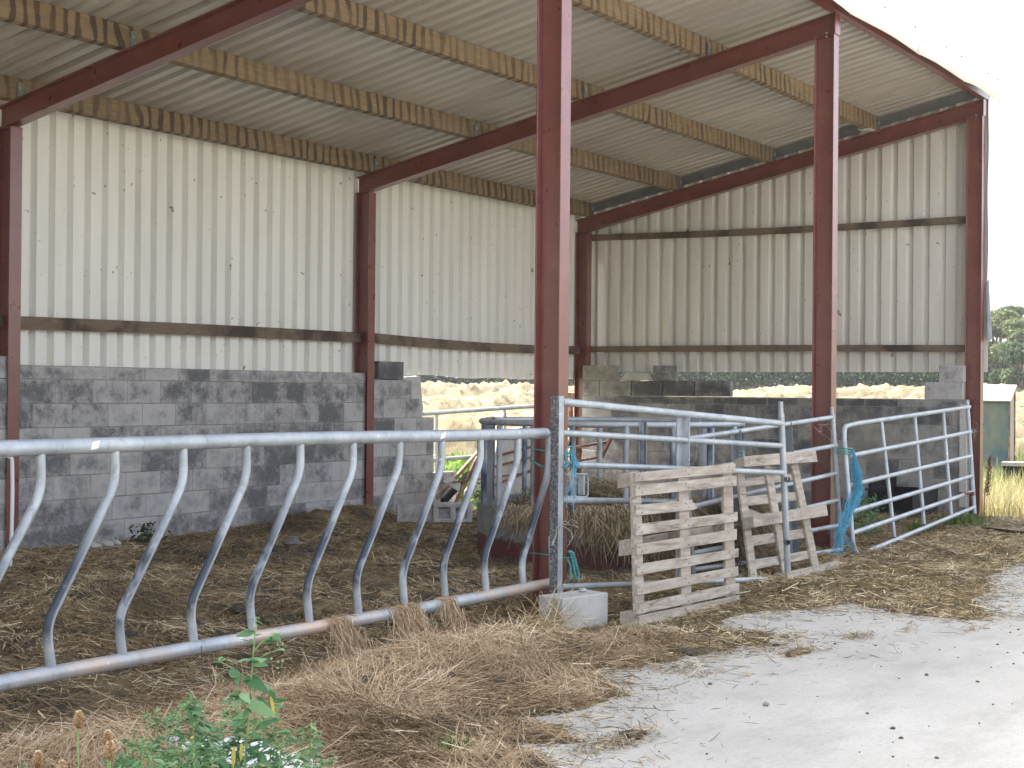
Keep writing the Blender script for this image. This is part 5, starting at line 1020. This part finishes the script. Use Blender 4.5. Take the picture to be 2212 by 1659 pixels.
tag(strips('field_hay', 'fieldhay', np.stack([x, y, fieldz(x, y)+.01], -1), np.stack([np.cos(a), np.sin(a), rng.uniform(-.1, .7, k)], -1), np.tile((0, 0, 1.), (k, 1)), rng.uniform(.15, .45, k), rng.uniform(.02, .05, k), rng.normal(-.3, .3, k), rng.random(k)), 'loose cut hay lying in fluffy rows over the field', kind='stuff')
# red dock by the post
c = aZ(2128, 1085); root = empty('dock_plant', (c[0], c[1], 0), 'rusty red dried dock stalk beside the right corner post', 'dock'); mb = MB(); c = np.array((G+.35, -.15, 0)); c = aY(2125, 1075, -.3); c[2] = 0
root.location = tuple(c); ORG[root.name] = c.copy(); mb.tube([c, c+(.02, -.01, .4), c+(.10, -.05, .78)], .006, 6); mb.build('stem', 'rust', root)
k = 420; t = .45+.55*rng.random(k); P_ = c+np.outer(t, (.10, -.05, .78))+rng.normal(0, .014, (k, 3)); strips('seed_head', 'rust', P_, rng.normal(0, 1, (k, 3)), rng.normal(0, 1, (k, 3)), np.full(k, .02), np.full(k, .012), np.zeros(k), rng.random(k), root)

# ------------------------------------------------------------------ objects beyond the gable
def far(px, py, dist):      # point at a given distance on the sight line
    return CAM+dist*ray(px, py)
cb = far(2147, 900, 27.5); rr_ = empty('feed_cabinet', (cb[0], cb[1], terrain(cb[0], cb[1])), 'green and blue weathered metal cabinet with a sloping pale lid in the grass', 'cabinet')
fx = RT*np.array((1, 1, 0)); fx /= np.linalg.norm(fx); fy = np.array((-fx[1], fx[0], 0)); ang = .42; ex = fx*math.cos(ang)-fy*math.sin(ang)*-1*.0+fy*math.sin(-ang)*-1; ex = fx*math.cos(ang)+fy*math.sin(ang)*-1; ey = np.array((-ex[1], ex[0], 0))
c = np.array((cb[0], cb[1], 0)); w2, d2, hf_, hb_ = .30, .40, 1.42, 1.70
cor = lambda sx, sy, z: c+ex*sx*w2+ey*sy*d2+np.array((0, 0, z))
mb = MB(); mb.add([cor(-1, -1, 0), cor(1, -1, 0), cor(1, -1, hf_), cor(-1, -1, hf_)], [(0, 1, 2, 3)]); mb.build('door', 'cab', rr_)
mb = MB(); mb.add([cor(1, -1, 0), cor(1, 1, 0), cor(1, 1, hb_), cor(1, -1, hf_), cor(-1, -1, 0), cor(-1, 1, 0), cor(-1, 1, hb_), cor(-1, -1, hf_)], [(0, 1, 2, 3), (7, 6, 5, 4), (1, 5, 6, 2)]); mb.build('side_panel', 'sheet', rr_)
mb = MB(); q = [c+ex*sx*(w2+.04)+ey*sy*(d2+.05)+np.array((0, 0, z)) for sx, sy, z in ((-1, -1, hf_+.003), (1, -1, hf_+.003), (1, 1, hb_+.003), (-1, 1, hb_+.003))]; mb.hexa(q+[p+(0, 0, .02) for p in q]); mb.build('lid', 'sheet', rr_)
for sx, sy, h_ in ((1, -1, hf_), (1, 1, hb_)): mb = MB(); p = c+ex*sx*(w2+.012)+ey*sy*(d2+.012); mb.tube([p, p+(0, 0, h_)], .015, 6); mb.build('corner_strip', 'rust', rr_)
c = far(2196, 965, 25); mb = MB(); mb.obox((c[0], c[1], .42), ex*.22, ey*.2, (0, 0, .03), 0); mb.obox((c[0], c[1], .2), ex*.19, ey*.17, (0, 0, .19), 1); tag(mb.build('metal_box', ['sheet', 'black'], origin=(c[0], c[1], 0)), 'low dark box with a pale metal lid beside the green cabinet', 'box')
c = far(1503, 850, 62); mb = MB(); mb.tube([(c[0], c[1], terrain(c[0], c[1])-.1), (c[0]+.02, c[1], c[2]+.18)], .10, 8); tag(mb.build('fence_post', 'board', origin=(c[0], c[1], terrain(c[0], c[1]))), 'short wooden stump post out in the hay field', 'post')
# hedge along the far side
hs, ends = [], []
a0, a1 = far(820, 838, 118), far(2600, 838, 112)
def hedge(name, label, A, B, h0, dep, n_, mname, seed, lsz=.22):
    t = rng.random(n_); s_ = rng.normal(0, dep, n_); x = A[0]+(B[0]-A[0])*t; y = A[1]+(B[1]-A[1])*t; d = np.array((B[0]-A[0], B[1]-A[1])); d /= np.linalg.norm(d); x = x-d[1]*s_; y = y+d[0]*s_; ln = np.hypot(B[0]-A[0], B[1]-A[1])
    top = h0*(.72+.55*fbm(t*ln, s_*0, .16, seed, 4)); z = np.sqrt(rng.random(n_))*top*np.clip(1-.25*(s_/dep/2)**2, .3, 1)
    cl = fbm(t*ln, z*1.0, .9, seed+4, 2); keep = cl > .12+.3*rng.random(n_)*(z/top)**2; x, y, z, cl = x[keep], y[keep], z[keep], cl[keep]; k = len(x)
    return strips(name, mname, np.stack([x, y, terrain(x, y)+z], -1), rng.normal(0, 1, (k, 3)), rng.normal(0, 1, (k, 3)), rng.uniform(.6, 1.4, k)*lsz, rng.uniform(.5, 1., k)*lsz, rng.normal(0, .3, k), np.clip(cl+rng.normal(-.05, .25, k), 0, 1), segs=2, taper=(.3, 1, .2), origin=(A[0], A[1], float(terrain(A[0], A[1]))))
tag(hedge('hedgerow', 'hedge', a0, a1, 3.9, 1.3, 170000, 'hedge', 5, .20), 'long dark green hedgerow along the far side of the hay field', 'hedge')
def tree(px, dist, H, W, n_, mname, label, seed, lsz=.22, trunk=True):
    c = far(px, 838, dist); z0 = float(terrain(c[0], c[1])); rt_ = empty('field_tree', (c[0], c[1], z0), label, 'tree', 'trees beyond the hedge'); mb = MB(); b0 = np.array((c[0], c[1], z0)); rr = np.random.default_rng(seed)
    mb.tube([b0, b0+(.1, .05, H*.3), b0+(.0, .15, H*.62)], [.28, .2, .1], 8); blobs = []
    for i in range(16):
        a = rr.uniform(0, 6.28); r_ = W*math.sqrt(rr.random())*.8; hz = H*rr.uniform(.32, .95); r_ *= math.sqrt(max(.12, 1-((hz/H-.55)/.5)**2)); p = b0+np.array((math.cos(a)*r_, math.sin(a)*r_, hz)); s_ = rr.uniform(.16, .30)*W
        blobs.append((p, s_)); q = b0+np.array((0, .1, H*rr.uniform(.25, .55))); mb.tube([q, (q+p)/2+(0, 0, .2), p], [.09, .06, .03], 5)
    mb.build('trunk', 'bark', rt_, smooth=True); P, Rn = [], []
    for p, s_ in blobs:
        k = n_//16; d = rr.normal(0, 1, (k, 3)); d /= np.linalg.norm(d, axis=1, keepdims=True); rad = s_*(.35+.75*rr.random(k)**.5)*(.75+.5*fbm(d[:, 0]*3+p[0], d[:, 2]*3, 1., seed, 2)); P.append(p+d*rad[:, None]*(1, 1, .8)); Rn.append(np.clip(rr.normal(.5, .22)+rr.normal(0, .2, k), 0, 1))
    P = np.concatenate(P); k = len(P); strips('crown', mname, P, rr.normal(0, 1, (k, 3)), rr.normal(0, 1, (k, 3)), rr.uniform(.5, 1.3, k)*lsz, rr.uniform(.4, .9, k)*lsz, rr.normal(0, .3, k), np.concatenate(Rn), rt_, segs=2, taper=(.2, 1, .1))
tree(2150, 104, 6.6, 2.6, 20000, 'tree1', 'pale green rounded tree just right of the barn corner', 3)
tree(2188, 120, 7.4, 1.9, 12000, 'tree2', 'darker taller tree behind the pale one', 4)
tree(2222, 100, 6.2, 2.2, 16000, 'tree1', 'olive green tree cut by the right picture edge', 8)
tree(2120, 112, 4.2, 2.2, 12000, 'tree2', 'low dark tree half hidden behind the corner post', 9)
tree(2205, 98, 3.6, 2.0, 14000, 'tree2', 'dark bushy shrub tree below the olive tree', 12)
tree(2290, 104, 6.5, 2.6, 5000, 'tree1', 'tree beyond the right picture edge', 15)

# ------------------------------------------------------------------ summer haze
mb = MB(); mb.box((-60, -60, -1.2), (200, 190, 14)); M['haze'] = bpy.data.materials.new('haze'); M['haze'].use_nodes = True; t = M['haze'].node_tree; t.nodes.clear()
v_ = t.nodes.new('ShaderNodeVolumePrincipled'); v_.inputs['Density'].default_value = .0004; v_.inputs['Color'].default_value = (.95, .96, 1, 1); v_.inputs['Anisotropy'].default_value = .3
o_ = t.nodes.new('ShaderNodeOutputMaterial'); t.links.new(v_.outputs[0], o_.inputs['Volume']); hz_ = mb.build('haze', 'haze'); hz_['kind'] = 'stuff'
